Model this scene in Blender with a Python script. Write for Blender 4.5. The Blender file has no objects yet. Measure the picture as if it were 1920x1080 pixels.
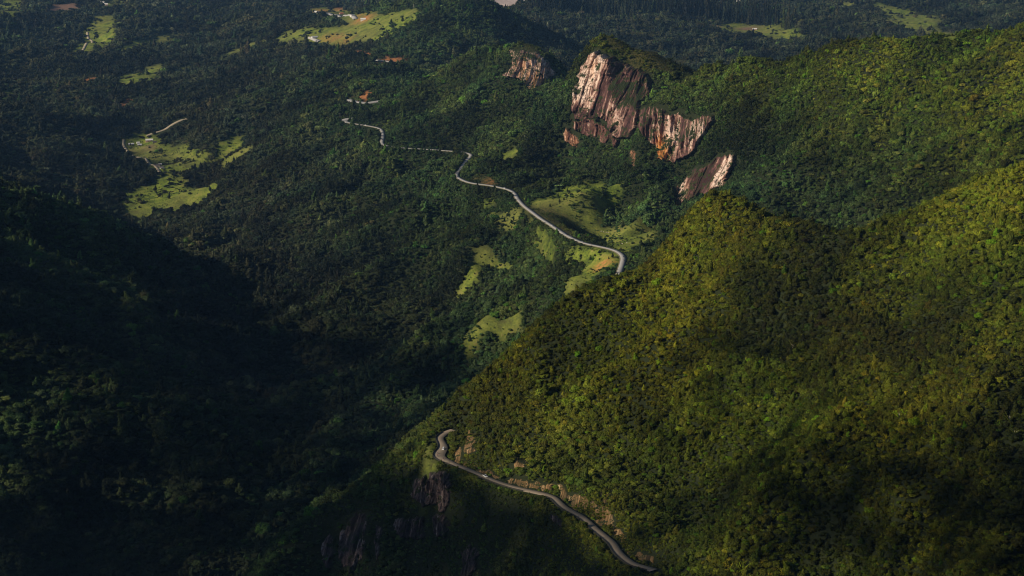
import bpy, bmesh, math, random, time
import numpy as np
from mathutils import Vector, Matrix
from math import radians as R
random.seed(7); rng = np.random.default_rng(7)
scene = bpy.context.scene
# ---------------- camera, sky, sun, exposure ----------------
cam_d = bpy.data.cameras.new('camera'); cam = bpy.data.objects.new('camera', cam_d)
scene.collection.objects.link(cam); scene.camera = cam
cam_d.sensor_width = 36; cam_d.angle = R(30.0); cam_d.clip_start = 5; cam_d.clip_end = 90000
cam.location = (0, 0, 0); cam.rotation_euler = (R(90 - 14.5), 0, 0)
HAZE_D = 1.5e-5
SUN_EL, SUN_AZ = 26.0, 247.0            # azimuth clockwise from +Y: the sun stands to the left, a little behind the camera
world = bpy.data.worlds.new('World'); scene.world = world; world.use_nodes = True
wn = world.node_tree; bgd = wn.nodes['Background']
sky = wn.nodes.new('ShaderNodeTexSky'); sky.sky_type = 'NISHITA'; sky.sun_disc = False
sky.sun_elevation = R(SUN_EL); sky.sun_rotation = R(SUN_AZ); sky.altitude = 1200
wn.links.new(sky.outputs[0], bgd.inputs[0]); bgd.inputs[1].default_value = 0.05
sun_d = bpy.data.lights.new('sun', 'SUN'); sun = bpy.data.objects.new('sun', sun_d); scene.collection.objects.link(sun)
sun_d.energy = 5.0; sun_d.angle = R(0.6); sun_d.color = (1.0, .87, .68)
SDIR = Vector((math.sin(R(SUN_AZ)) * math.cos(R(SUN_EL)), math.cos(R(SUN_AZ)) * math.cos(R(SUN_EL)), math.sin(R(SUN_EL))))  # towards the sun
sun.rotation_euler = SDIR.to_track_quat('Z', 'Y').to_euler(); sun.location = SDIR * 4000
scene.view_settings.view_transform = 'Standard'; scene.view_settings.look = 'None'
scene.view_settings.exposure = 0.0; scene.view_settings.gamma = 1; scene.view_settings.use_curve_mapping = False
cy = scene.cycles
cy.max_bounces = 4; cy.diffuse_bounces = 2; cy.glossy_bounces = 1; cy.transmission_bounces = 2; cy.volume_bounces = 0; cy.transparent_max_bounces = 4
cy.use_denoising = True; cy.use_adaptive_sampling = False; cy.pixel_filter_type = 'BLACKMAN_HARRIS'; cy.filter_width = 1.15; cy.sample_clamp_indirect = 3
# ======================= TERRAIN MODEL (numpy only) =======================
F_PX = 960 / math.tan(math.radians(15.0))        # 30 degree lens over 1920 px
TH = math.radians(14.5); CT, ST = math.cos(TH), math.sin(TH)
def ray(px, py):
    u = (np.asarray(px, float) - 960) / F_PX; v = (540 - np.asarray(py, float)) / F_PX
    h = CT + v * ST
    return u / h, (-ST + v * CT) / h              # x per metre of Y, z per metre of Y
def P(px, py, Y):
    a, b = ray(px, py); return (a * Y, Y, b * Y)
def PZ(px, py, z):
    a, b = ray(px, py); Y = z / b; return (a * Y, Y, z)
def project(x, y, z):
    d = y * CT - z * ST; up = y * ST + z * CT
    return 960 + F_PX * x / d, 540 - F_PX * up / d

# ---- noise ----
def _hash(ix, iy, seed):
    h = (ix.astype(np.int64) * 374761393 + iy.astype(np.int64) * 668265263 + seed * 974634777) & 0xffffffff
    h = ((h ^ (h >> 13)) * 1274126177) & 0xffffffff
    h = (h ^ (h >> 16)) & 0xffffffff
    h = (h * 2246822519) & 0xffffffff
    return ((h ^ (h >> 15)) & 0xffffff) / 16777215.0
def vnoise(x, y, seed=0):
    x = np.asarray(x, float); y = np.asarray(y, float)
    ix = np.floor(x); iy = np.floor(y); fx = x - ix; fy = y - iy
    fx = fx * fx * fx * (fx * (fx * 6 - 15) + 10); fy = fy * fy * fy * (fy * (fy * 6 - 15) + 10)
    a = _hash(ix, iy, seed); b = _hash(ix + 1, iy, seed); c = _hash(ix, iy + 1, seed); d = _hash(ix + 1, iy + 1, seed)
    return (a + (b - a) * fx) * (1 - fy) + (c + (d - c) * fx) * fy - 0.5
def fbm(x, y, seed=0, octv=4, gain=.5):
    s = 0; a = 1; c, n = math.cos(.6), math.sin(.6)
    for k in range(octv):
        s = s + a * vnoise(x, y, seed + k * 17); a *= gain
        x, y = (x * c - y * n) * 2.03 + 11.3, (x * n + y * c) * 2.03 - 7.7
    return s
def sstep(e0, e1, x):
    t = np.clip((x - e0) / (e1 - e0), 0, 1); return t * t * (3 - 2 * t)

# ---- roads: centre lines ----
def smooth_line(pts, step, passes=3, it=2):
    p = np.array(pts, float)
    for _ in range(passes):
        q = [p[0]]
        for a, b in zip(p[:-1], p[1:]): q += [a * .75 + b * .25, a * .25 + b * .75]
        q.append(p[-1]); p = np.array(q)
    L = np.r_[0, np.cumsum(np.linalg.norm(np.diff(p, axis=0), axis=1))]
    n = max(3, int(L[-1] / step)); s = np.linspace(0, L[-1], n)
    return np.stack([np.interp(s, L, p[:, k]) for k in range(3)], 1)
near_px = [(850, 806, -483), (838, 810, -483), (829.5, 815, -482), (823, 822, -481.5), (829, 831, -481), (831, 840, -480), (825, 848, -479.5), (822, 854, -479), (828, 860, -478.5),
  (844, 867.5, -478), (872, 879, -476), (899, 890, -474), (924, 901, -472), (960, 913, -469), (991, 920, -467.5), (1016, 925, -466), (1038, 932, -464.5),
  (1048, 943, -463), (1058, 952, -462), (1074, 960.5, -461), (1094, 971, -459.5), (1113, 990, -458), (1136, 1008, -456), (1149, 1019, -455),
  (1156, 1033, -454), (1169, 1046, -453), (1186, 1058, -452), (1205, 1063, -451), (1226, 1069, -449.6)]
near_road = smooth_line([PZ(*q) for q in near_px], 3.0)
mid_px = [(1150, 540, -556), (1162, 508, -560), (1167.5, 492, -562), (1169, 482, -563), (1163, 474, -564), (1150, 467.6, -566), (1126, 462, -569), (1096, 456, -573), (1076, 448, -576),
  (1058, 438.6, -580), (1034, 422, -586), (1013, 409, -591), (1001.5, 400, -594), (981, 385, -600), (970, 372, -604), (964.5, 361, -607),
  (954, 355, -609), (933, 350, -612), (910, 346, -614), (889, 344, -617), (872.6, 340, -620), (857, 332, -623), (855, 326, -625), (863, 318, -628),
  (871, 305, -632), (876, 299, -634), (884.5, 292, -637), (880, 287, -640), (859, 284, -643), (827, 281.5, -647), (790, 279, -651), (750, 277, -654), (722, 273, -657),
  (715, 268, -659), (718, 258, -661), (718, 248, -663), (713, 240, -665), (690, 235.5, -667), (669, 232.3, -669), (654, 230, -671), (645, 227, -672), (648, 223.5, -673), (662, 221.5, -673), (690, 218, -672)]
mid_road = smooth_line([PZ(*q) for q in mid_px], 6.0)
far_px = [(652, 186, 4350), (665, 190, 4280), (686, 193, 4230), (710, 190, 4250), (740, 185, 4300)]
far_road = smooth_line([P(*q) for q in far_px], 8.0)
track_px = [[(232, 262), (231, 272), (238, 284), (256, 294), (277, 305), (296, 314), (312, 325)],
            [(274, 255), (300, 247), (325, 232), (350, 223)], [(164, 60), (166, 74), (176, 76), (158, 92), (150, 100)]]
ROADS = [(near_road, 3.9), (mid_road, 4.3), (far_road, 6.0)]

# ---- control points (photo point + distance, or world position) ----
CP = [P(*q) for q in [
 # near ridge crest and its spur
 (1920,310,1300),(1800,350,1315),(1700,400,1330),(1620,430,1345),(1560,432,1370),(1480,408,1410),(1400,377,1460),(1342,347,1490),(1285,390,1510),
 (1215,478,1520),(1150,515,1510),(1080,545,1495),(1020,600,1480),(960,650,1465),(905,705,1450),(855,750,1440),(838,790,1430),
 # its face
 (1300,900,1200),(1300,700,1330),(1100,800,1330),(1100,680,1410),(1000,850,1312),(1300,500,1440),(1500,600,1290),(1500,800,1150),(1500,1000,1025),
 (1700,500,1280),(1700,650,1165),(1700,800,1065),(1800,1000,945),(1400,1080,1005),(1300,1060,1040),(1920,600,1120),(1920,800,1010),(1920,1080,890),(1200,920,1205),(1150,870,1265),(900,830,1375),
 # spur below the bend
 (760,850,1400),(700,882,1390),(600,952,1370),(540,1000,1352),(480,1060,1332),(430,1110,1318),
 (800,950,1335),(700,1000,1318),(900,1000,1262),(1000,1000,1205),(1000,1080,1172),(800,1080,1272),(600,1080,1312),(1130,1080,1085),
 # left mass
 (0,340,2900),(80,365,2895),(160,402,2880),(230,445,2870),(300,500,2850),(370,555,2820),(430,600,2780),(0,550,2300),(200,650,2250),(350,750,2120),(480,800,2080),
 (0,800,1950),(200,900,1850),(0,1080,1600),(350,1000,1750),(450,1080,1670),(100,500,2550),
 # creek
 (600,800,2120),(560,720,2400),(500,630,2790),(350,520,3230),(250,430,3620),(210,330,4150),
 # mid slope
 (700,400,3150),(600,500,2900),(850,600,2450),(900,700,2150),(700,700,2250),(1000,560,2300),(800,780,1950),(700,850,1900),(650,880,1870),(500,1000,1760),
 (850,450,2830),(950,480,2620),(1100,510,2330),(600,600,2600),(450,470,3150),(750,560,2600),
 (600,262,3920),(520,290,3900),(450,330,3850),(400,370,3760),(330,405,3640),(560,400,3300),
 (820,240,3650),(950,300,3180),(1040,330,3020),(1000,260,3300),
 # bowl under the cliffs
 (1100,380,2750),(1050,350,2900),(1190,445,2450),(1225,440,2460),(1080,290,3200),(1160,300,3060),(1240,320,2880),(1250,400,2620),(1200,370,2740),
 # big cliff hill: crest, behind
 (1130,62,3380),(1112,90,3360),(1160,74,3370),(1210,94,3340),(1270,116,3300),(1085,150,3310),(1068,220,3270),
 (1180,130,3290),(1260,160,3200),(1330,118,3180),(1400,108,3050),(1480,95,2930),(1560,75,2850),(1660,70,2770),(1760,68,2700),(1850,55,2650),(1920,42,2600),
 (1330,210,3000),(1240,200,3100),(1180,180,3220),(1395,285,2740),(1440,200,2810),
 (1600,400,2350),(1500,350,2480),(1700,250,2500),(1400,330,2560),(1850,200,2450),(1900,280,2250),(1560,200,2700),
 # butte and its ridge
 (990,82,4000),(950,92,4010),(1035,105,3960),(900,97,4150),(860,120,4200),(800,200,3950),(950,200,3650),(870,150,4000),(1045,150,3880),(1058,158,3700),(1064,185,3500),(1058,140,3950),
 (700,130,4900),(750,135,4600),(680,200,4180),(600,200,4350),
 # left valley
 (550,150,4900),(420,250,4420),(300,180,5300),(100,250,4500),(0,300,4000),(150,100,6300),(0,150,5500),(0,0,8200),(400,20,7500),(400,100,6200),(500,110,5700),
 (260,265,4580),(330,290,4420),(440,275,4380),(390,300,4300),(300,370,3930),(250,395,3820),(370,350,3980),
 # grass hill and dark mountain behind
 (520,68,6350),(580,55,6200),(650,45,6100),(720,30,6000),(780,12,5900),(830,-12,5900),(900,-2,5800),(960,60,5700),(1030,115,5500),(700,80,5700),(850,80,5300),(600,92,5850),(640,100,5500),(700,108,5150),(760,118,4950),(640,20,7200),(560,30,7000),
 # far floor
 (960,3,8200),(1100,100,6300),(1300,60,6900),(1100,10,7800),(1500,20,7700),(1900,10,7600),(1700,30,7200),
]] + [
 # out of the frame or behind crests
 (-20,1700,-612),(150,1750,-560),(300,1650,-500),(450,1620,-430),(600,1700,-380),(450,2000,-520),(150,2150,-565),(300,1950,-540),(700,2100,-420),
 (560,1250,-170),(600,950,-210),(420,760,-270),(800,1500,-200),(1100,1200,-100),(1000,2300,-300),(1400,2300,-220),(900,2700,-260),(1400,3200,-350),
 (-130,1600,-650),(-230,1340,-640),(-330,1340,-705),(-420,1350,-720),(-300,1100,-700),(-50,1040,-560),(150,960,-490),(300,880,-450),
 (0,700,-520),(-300,750,-650),(0,450,-330),(300,450,-250),(-300,450,-400),(-700,900,-600),(-1000,600,-450),(700,500,-150),(0,250,-140),(600,250,-60),(-600,250,-250),
 (-1100,2300,-430),(-850,1500,-540),(-1500,2500,-280),(-1300,3400,-520),(-1800,4500,-560),(-911,3400,-735),(-650,3250,-760),(-1500,1500,-300),(-2500,3000,-200),(-2200,1500,-150),
 (600,3500,-560),(900,3400,-520),(300,3900,-640),(650,4200,-720),(100,4650,-745),(250,5000,-790),(800,5200,-810),(1400,5000,-780),(60,4250,-640),(0,4500,-700),
 (1600,4200,-600),(2500,5500,-500),(2500,7500,-700),(-1700,6000,-760),(-2800,7500,-650),
 (200,6400,-800),(-150,7200,-800),(0,9500,-860),(2500,9500,-860),(-2500,9500,-860),(0,14000,-850),(4000,14000,-800),(-4000,14000,-800),(0,22000,-600),(8000,22000,-500),(-8000,22000,-500),
 (3000,3000,-150),(0,5000,-755),
]
CP = [tuple(map(float, q)) for q in CP]
_bc = [q for q in [P(*r) for r in [(1130,68,3380),(1160,80,3370),(1210,97,3340),(1270,118,3300),(1330,118,3180),(1400,108,3050),(1480,95,2930),(1560,75,2850),(1660,70,2770),(1760,68,2700),(1850,55,2650),(1920,42,2600)]]]
CP += [(q[0] * 1.03, q[1] + 90, q[2] - 42) for q in _bc]
CP += [(q[0] * .985, q[1] - 60, q[2] - 19) for q in _bc[3:]]
CP += [(q[0] * 1.035, q[1] + 50, q[2] - 24) for q in CP[:15]]                     # ground falls away behind the near crest
CP = np.array(CP)
_rc = np.concatenate([near_road[::14], mid_road[::14], far_road[::4]])
_all = np.concatenate([CP, _rc])
def warp(x, y):   # far points get compressed so one kernel size serves near and far
    d = np.sqrt(x * x + y * y) + 1; k = 2500 * np.log1p(d / 2500) / d * 1.0
    return x * k, y * k
def kern(ax, ay, bx, by, c=16.0):
    return np.sqrt((ax[:, None] - bx[None]) ** 2 + (ay[:, None] - by[None]) ** 2 + c * c)
_wx, _wy = warp(_all[:, 0], _all[:, 1])
_A = kern(_wx, _wy, _wx, _wy); n = len(_A)
_M = np.zeros((n + 1, n + 1)); _M[:n, :n] = _A - np.eye(n) * 1.5; _M[:n, n] = 1; _M[n, :n] = 1
_w = np.linalg.solve(_M, np.r_[_all[:, 2], 0])
def rbf(x, y):
    sh = x.shape; x, y = warp(x.ravel(), y.ravel()); out = np.empty(len(x))
    for i in range(0, len(x), 20000):
        out[i:i + 20000] = kern(x[i:i + 20000], y[i:i + 20000], _wx, _wy) @ _w[:n] + _w[n]
    return out.reshape(sh)

# ---- fan-shaped sheet: finer close by, coarser far away ----
DU = .0036; DQ = .0044
US = np.r_[-1.1 + .02 * np.arange(35), np.arange(-.4, .4 + 1e-9, DU), .4 + .02 * np.arange(1, 36)]
US = np.unique(np.round(US, 6)); QS = np.arange(math.log(230), math.log(17000), DQ); YS = np.exp(QS)
GX = US[None] * YS[:, None]; GY = np.repeat(YS[:, None], len(US), 1)
GZ = rbf(GX, GY)
def line_dist(x, y, line):     # distance to a polyline's samples and z of the nearest one
    best = np.full(x.shape, 1e9); zz = np.zeros(x.shape)
    m = (x > line[:, 0].min() - 90) & (x < line[:, 0].max() + 90) & (y > line[:, 1].min() - 90) & (y < line[:, 1].max() + 90)
    xs, ys = x[m], y[m]; b = np.full(xs.shape, 1e9); z = np.zeros(xs.shape)
    for a, c in zip(line[:-1], line[1:]):
        d = c - a; t = np.clip(((xs - a[0]) * d[0] + (ys - a[1]) * d[1]) / (d[0] ** 2 + d[1] ** 2), 0, 1)
        dd = np.hypot(xs - a[0] - t * d[0], ys - a[1] - t * d[1]); k = dd < b; b[k] = dd[k]; z[k] = (a[2] + t * d[2])[k]
    best[m] = b; zz[m] = z; return best, zz
_far = sstep(2200, 6500, GY)
_n1 = fbm(GX / 420, GY / 420, 3, 3)
_gA = np.abs(fbm(GX / 130 + .6 * _n1, GY / 190, 9, 3, .5)) * (1 - _far) + np.abs(fbm(GX / 420 + .6 * _n1, GY / 620, 12, 2, .45)) * _far
_nd = np.full(GX.shape, 1e9)
for ln, w in ROADS:
    d, _ = line_dist(GX, GY, ln); _nd = np.minimum(_nd, d)
_cd = np.full(GX.shape, 1e9)
for q in CP:
    _cd = np.minimum(_cd, ((GX - q[0]) ** 2 + (GY - q[1]) ** 2))
_cd = np.sqrt(_cd) / (GY * .05)
_att = (.12 + .88 * sstep(10, 75, _nd)) * (.3 + .25 * sstep(1900, 2300, GY) + (.7 - .25 * sstep(1900, 2300, GY)) * sstep(.1, 1.0, _cd))
_rb = np.abs(fbm((GX * .80 + GY * .60) / 900 + .25 * _n1, (GY * .80 - GX * .60) / 260 + .35 * _n1, 41, 3, .5))      # long ribs running down to the creek
_nz = -(_rb - .2) * 112 * sstep(1750, 2300, GY) * (1 - _far) * (1 - .65 * sstep(120, 330, GX)) + (-(_gA - .2) * (62 + 40 * _far)) + _n1 * (4 + 26 * _far) + fbm(GX / 38, GY / 38, 31, 3) * 6 * (1 - sstep(1800, 3500, GY))
CANOPY = 3.0 + 3.5 * sstep(1500, 3000, GY)
_nz = _nz - CANOPY * .8 * sstep(8, 40, _nd) / np.maximum(_att, .05)
GZ = GZ + _nz * _att
GZ_raw = GZ.copy()
for ln, w in ROADS:
    d, z = line_dist(GX, GY, ln)
    cell = 2.0 + GY * DQ * .75
    t = sstep(w + cell, w + cell + 14, d)
    GZ = np.where(d < 1e8, (z - .9) * (1 - t) + GZ * t, GZ)

def ground(x, y):              # height of the sheet
    x = np.asarray(x, float); y = np.asarray(y, float)
    q = (np.log(y) - QS[0]) / DQ; i = np.clip(q.astype(int), 0, len(QS) - 2); f = q - i
    # true Y weights, as the faces are straight between rows
    f = (y - YS[i]) / (YS[i + 1] - YS[i])
    u = x / y; j = np.clip(np.searchsorted(US, u) - 1, 0, len(US) - 2); g = (u - US[j]) / (US[j + 1] - US[j])
    return (GZ[i, j] * (1 - g) + GZ[i, j + 1] * g) * (1 - f) + (GZ[i + 1, j] * (1 - g) + GZ[i + 1, j + 1] * g) * f
def viewshed():
    S = GZ / GY; return np.maximum.accumulate(S, axis=0)
VS = viewshed()
def cast_grid(px, py):         # the same for many positions at once, coarser between columns
    a, b = ray(px, py); out = np.empty(a.shape)
    j = np.clip(np.searchsorted(US, a) - 1, 0, len(US) - 2); g = (a - US[j]) / (US[j + 1] - US[j])
    for jj in np.unique(j):
        m = j == jj; r = []
        for k in (jj, jj + 1):
            col = VS[:, k] + np.arange(len(YS)) * 1e-9
            r.append(np.interp(b[m], col, YS))
        out[m] = r[0] * (1 - g[m]) + r[1] * g[m]
    return a * out, out, ground(a * out, out)
def cast(px, py):              # first ground point seen at a photo position
    px = np.atleast_1d(np.asarray(px, float)); py = np.atleast_1d(np.asarray(py, float))
    a, b = ray(px, py); out = []
    for u, s in zip(a, b):
        j = min(max(np.searchsorted(US, u) - 1, 0), len(US) - 2); g = (u - US[j]) / (US[j + 1] - US[j])
        col = VS[:, j] * (1 - g) + VS[:, j + 1] * g
        i = int(np.searchsorted(col, s)); i = min(max(i, 1), len(YS) - 1)
        zc = GZ[:, j] * (1 - g) + GZ[:, j + 1] * g; S0, S1 = zc[i - 1] / YS[i - 1], zc[i] / YS[i]
        t = min(max((s - S0) / (S1 - S0 + 1e-12), 0), 1); Y = YS[i - 1] * (1 - t) + YS[i] * t
        out.append((u * Y, Y, s * Y))
    return np.array(out)
# ======================= HELPERS =======================
def link(o, parent=None):
    scene.collection.objects.link(o)
    if parent: o.parent = parent
    return o
def tag(o, label=None, cat=None, group=None, kind=None):
    if label: o['label'] = label
    if cat: o['category'] = cat
    if group: o['group'] = group
    if kind: o['kind'] = kind
    return o
def empty(name, loc, rz=0, s=1):
    o = bpy.data.objects.new(name, None); o.location = loc; o.rotation_euler = (0, 0, rz); o.scale = (s, s, s); o.empty_display_size = .5
    return link(o)
def mesh_np(name, V, Fc, mat=None, parent=None, smooth=False, mi=None):
    me = bpy.data.meshes.new(name); V = np.asarray(V, np.float32)
    if isinstance(Fc, np.ndarray):
        k = Fc.shape[1]; me.vertices.add(len(V)); me.vertices.foreach_set('co', V.ravel())
        me.loops.add(Fc.size); me.loops.foreach_set('vertex_index', Fc.ravel().astype(np.int32))
        me.polygons.add(len(Fc)); me.polygons.foreach_set('loop_start', np.arange(0, Fc.size, k, dtype=np.int32))
        me.polygons.foreach_set('loop_total', np.full(len(Fc), k, dtype=np.int32)); me.update(calc_edges=True)
    else:
        me.from_pydata([tuple(map(float, v)) for v in V], [], Fc); me.update()
    if smooth: me.polygons.foreach_set('use_smooth', np.ones(len(me.polygons), bool))
    for m in (mat if isinstance(mat, list) else [mat] if mat else []): me.materials.append(m)
    if mi is not None: me.polygons.foreach_set('material_index', np.asarray(mi, np.int32))
    return link(bpy.data.objects.new(name, me), parent)
def fattr(o, name, arr, kind='FLOAT'):
    a = o.data.attributes.new(name, kind, 'POINT'); arr = np.asarray(arr, np.float32)
    a.data.foreach_set({'FLOAT': 'value', 'FLOAT_COLOR': 'color', 'FLOAT_VECTOR': 'vector'}[kind], arr.ravel())
class MB:                                   # collects boxes, tubes, prisms; build() makes one mesh object
    def __init__(s): s.v = []; s.f = []
    def add(s, v, f):
        k = len(s.v); s.v += [tuple(q) for q in v]; s.f += [tuple(i + k for i in q) for q in f]; return s
    def box(s, c, d, tx=1.0, ty=1.0, rz=0):     # tx, ty: top taper
        x, y, z = (q / 2 for q in d); v = []
        for zz, a, b in ((-z, 1, 1), (z, tx, ty)):
            for sx, sy in ((-1, -1), (1, -1), (1, 1), (-1, 1)):
                px, py = sx * x * a, sy * y * b
                v.append((c[0] + px * math.cos(rz) - py * math.sin(rz), c[1] + px * math.sin(rz) + py * math.cos(rz), c[2] + zz))
        return s.add(v, [(3, 2, 1, 0), (4, 5, 6, 7), (0, 1, 5, 4), (1, 2, 6, 5), (2, 3, 7, 6), (3, 0, 4, 7)])
    def tube(s, pts, rad, n=6):
        pts = [Vector(p) for p in pts]; rad = rad if isinstance(rad, (list, tuple)) else [rad] * len(pts); v = []
        for i, p in enumerate(pts):
            t = (pts[min(i + 1, len(pts) - 1)] - pts[max(i - 1, 0)]).normalized()
            a = t.cross(Vector((0, 0, 1)) if abs(t.z) < .9 else Vector((1, 0, 0))).normalized(); b = t.cross(a)
            v += [tuple(p + (a * math.cos(2 * math.pi * k / n) + b * math.sin(2 * math.pi * k / n)) * rad[i]) for k in range(n)]
        f = [(i * n + k, i * n + (k + 1) % n, (i + 1) * n + (k + 1) % n, (i + 1) * n + k) for i in range(len(pts) - 1) for k in range(n)]
        f += [tuple(range(n - 1, -1, -1)), tuple((len(pts) - 1) * n + k for k in range(n))]
        return s.add(v, f)
    def prism(s, prof, y0, y1):               # profile in x-z, extruded along y
        n = len(prof); v = [(x, y0, z) for x, z in prof] + [(x, y1, z) for x, z in prof]
        return s.add(v, [(k, (k + 1) % n, n + (k + 1) % n, n + k) for k in range(n)] + [tuple(range(n - 1, -1, -1)), tuple(range(n, 2 * n))])
    def build(s, name, mat, parent=None, smooth=False, bevel=0):
        me = bpy.data.meshes.new(name); me.from_pydata(s.v, [], s.f); me.update()
        bm = bmesh.new(); bm.from_mesh(me); bmesh.ops.recalc_face_normals(bm, faces=bm.faces)
        if bevel: bmesh.ops.bevel(bm, geom=list(bm.edges), offset=bevel, segments=1, affect='EDGES')
        bm.to_mesh(me); bm.free()
        if smooth: me.polygons.foreach_set('use_smooth', [True] * len(me.polygons))
        me.materials.append(mat); return link(bpy.data.objects.new(name, me), parent)
def kids(o): return [c for c in bpy.data.objects if c.parent == o]
def copy_tree(o, parent=None, _k=None):
    c = o.copy(); link(c, parent)
    for ch in list(o.children): copy_tree(ch, c)
    return c

# ---- material helper ----
class M:
    def __init__(s, name, rough=.8, spec=.25):
        s.m = bpy.data.materials.new(name); s.m.use_nodes = True; s.t = s.m.node_tree; s.b = s.t.nodes['Principled BSDF']
        s.b.inputs['Roughness'].default_value = rough; s.b.inputs['Specular IOR Level'].default_value = spec
    def n(s, typ, ins=None, **kw):
        q = s.t.nodes.new('ShaderNode' + typ)
        for k, v in kw.items(): setattr(q, k, v)
        for k, v in (ins or {}).items(): s.put(q.inputs[k], v)
        return q
    def put(s, sock, v):
        if isinstance(v, bpy.types.NodeSocket): s.t.links.new(v, sock)
        elif isinstance(v, (tuple, list)) and len(v) == 3 and sock.type == 'RGBA': sock.default_value = (*v, 1)
        else: sock.default_value = v
    def noise(s, scale, vec=None, detail=4, rough=.55, dist=0):
        q = s.n('TexNoise', {'Scale': scale, 'Detail': detail, 'Roughness': rough, 'Distortion': dist})
        s.put(q.inputs['Vector'], vec if vec is not None else s.pos()); return q.outputs['Fac']
    def pos(s):
        if not hasattr(s, '_p'): s._p = s.n('NewGeometry').outputs['Position']
        return s._p
    def obj(s): return s.n('TexCoord').outputs['Object']
    def scale(s, vec, sc): return s.n('Mapping', {'Vector': vec, 'Scale': sc}).outputs[0]
    def ramp(s, fac, stops, interp='LINEAR'):
        q = s.n('ValToRGB', {'Fac': fac}); r = q.color_ramp; r.interpolation = interp
        while len(r.elements) < len(stops): r.elements.new(.5)
        for e, (p, c) in zip(r.elements, stops): e.position = p; e.color = (*c, 1) if len(c) == 3 else c
        return q.outputs[0]
    def mix(s, fac, a, b, mode='MIX'):
        q = s.n('Mix', data_type='RGBA', blend_type=mode); s.put(q.inputs[0], fac); s.put(q.inputs[6], a); s.put(q.inputs[7], b); return q.outputs[2]
    def math(s, op, a, b=0.0, clamp=False):
        q = s.n('Math', operation=op, use_clamp=clamp); s.put(q.inputs[0], a); s.put(q.inputs[1], b); return q.outputs[0]
    def attr(s, name, typ='GEOMETRY', out='Fac'): return s.n('Attribute', attribute_name=name, attribute_type=typ).outputs[out]
    def color(s, c): s.put(s.b.inputs['Base Color'], c); return s
    def bump(s, h, dist=1.0, st=1.0):
        q = s.n('Bump', {'Height': h, 'Distance': dist, 'Strength': st}); s.put(s.b.inputs['Normal'], q.outputs[0]); return s
def flat(name, c, rough=.6, spec=.3, metal=0, var=.12, sc=3.0):
    m = M(name, rough, spec); m.b.inputs['Metallic'].default_value = metal
    f = m.noise(sc, m.obj(), 3); d = tuple(q * (1 - var) for q in c); l = tuple(min(1, q * (1 + var)) for q in c)
    m.color(m.mix(f, d, l)); return m.m

# ======================= MATERIALS =======================
g = M('ground', .95, .1)
n_big = g.noise(.006, detail=5); n_mid = g.noise(.045, detail=5); n_fine = g.noise(.35, detail=4)
under = g.mix(n_mid, (.012, .018, .008), (.03, .036, .014))
grass = g.ramp(g.math('ADD', g.math('MULTIPLY', n_mid, .6), g.math('MULTIPLY', n_fine, .4)), [(.36, (.045, .06, .016)), (.46, (.10, .145, .02)), (.55, (.19, .235, .03)), (.64, (.27, .24, .07))])
grass = g.mix(g.ramp(n_big, [(.4, (0, 0, 0)), (.62, (.5, .5, .5))]), grass, (.15, .13, .05))
soil = g.mix(n_fine, (.38, .13, .045), (.68, .3, .11))
plough = g.mix(n_fine, (.14, .08, .055), (.24, .15, .11))
heath = g.ramp(n_fine, [(.38, (.02, .026, .008)), (.5, (.06, .06, .018)), (.62, (.12, .1, .035))])
c = g.mix(g.attr('pasture'), under, grass); c = g.mix(g.attr('heath'), c, heath); c = g.mix(g.attr('plough'), c, plough); c = g.mix(g.math('MULTIPLY', g.attr('soil'), g.ramp(g.noise(.12, detail=5, rough=.65), [(.38, (0, 0, 0)), (.5, (1, 1, 1))])), c, soil); c = g.mix(g.attr('pale'), c, g.mix(n_fine, (.42, .33, .30), (.6, .5, .45)))
g.color(c); g.bump(g.math('ADD', n_fine, g.math('MULTIPLY', n_mid, 4)), 1.2, .6)
g.m.name = 'ground'; MAT_GROUND = g.m

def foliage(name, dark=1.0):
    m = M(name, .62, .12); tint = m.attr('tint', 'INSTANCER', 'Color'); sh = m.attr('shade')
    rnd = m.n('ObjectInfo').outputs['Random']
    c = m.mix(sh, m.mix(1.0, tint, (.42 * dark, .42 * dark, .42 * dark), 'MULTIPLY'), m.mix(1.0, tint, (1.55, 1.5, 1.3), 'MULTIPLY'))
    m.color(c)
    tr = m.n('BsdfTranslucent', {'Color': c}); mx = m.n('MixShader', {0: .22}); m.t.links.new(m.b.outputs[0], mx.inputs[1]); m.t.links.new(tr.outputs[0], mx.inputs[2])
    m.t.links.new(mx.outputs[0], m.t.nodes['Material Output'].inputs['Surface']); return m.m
MAT_LEAF = foliage('foliage')
MAT_BARK = flat('bark', (.16, .13, .09), .9, .1, var=.3)
MAT_PALEBARK = flat('pale_bark', (.42, .38, .27), .9, .1, var=.3)

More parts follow.
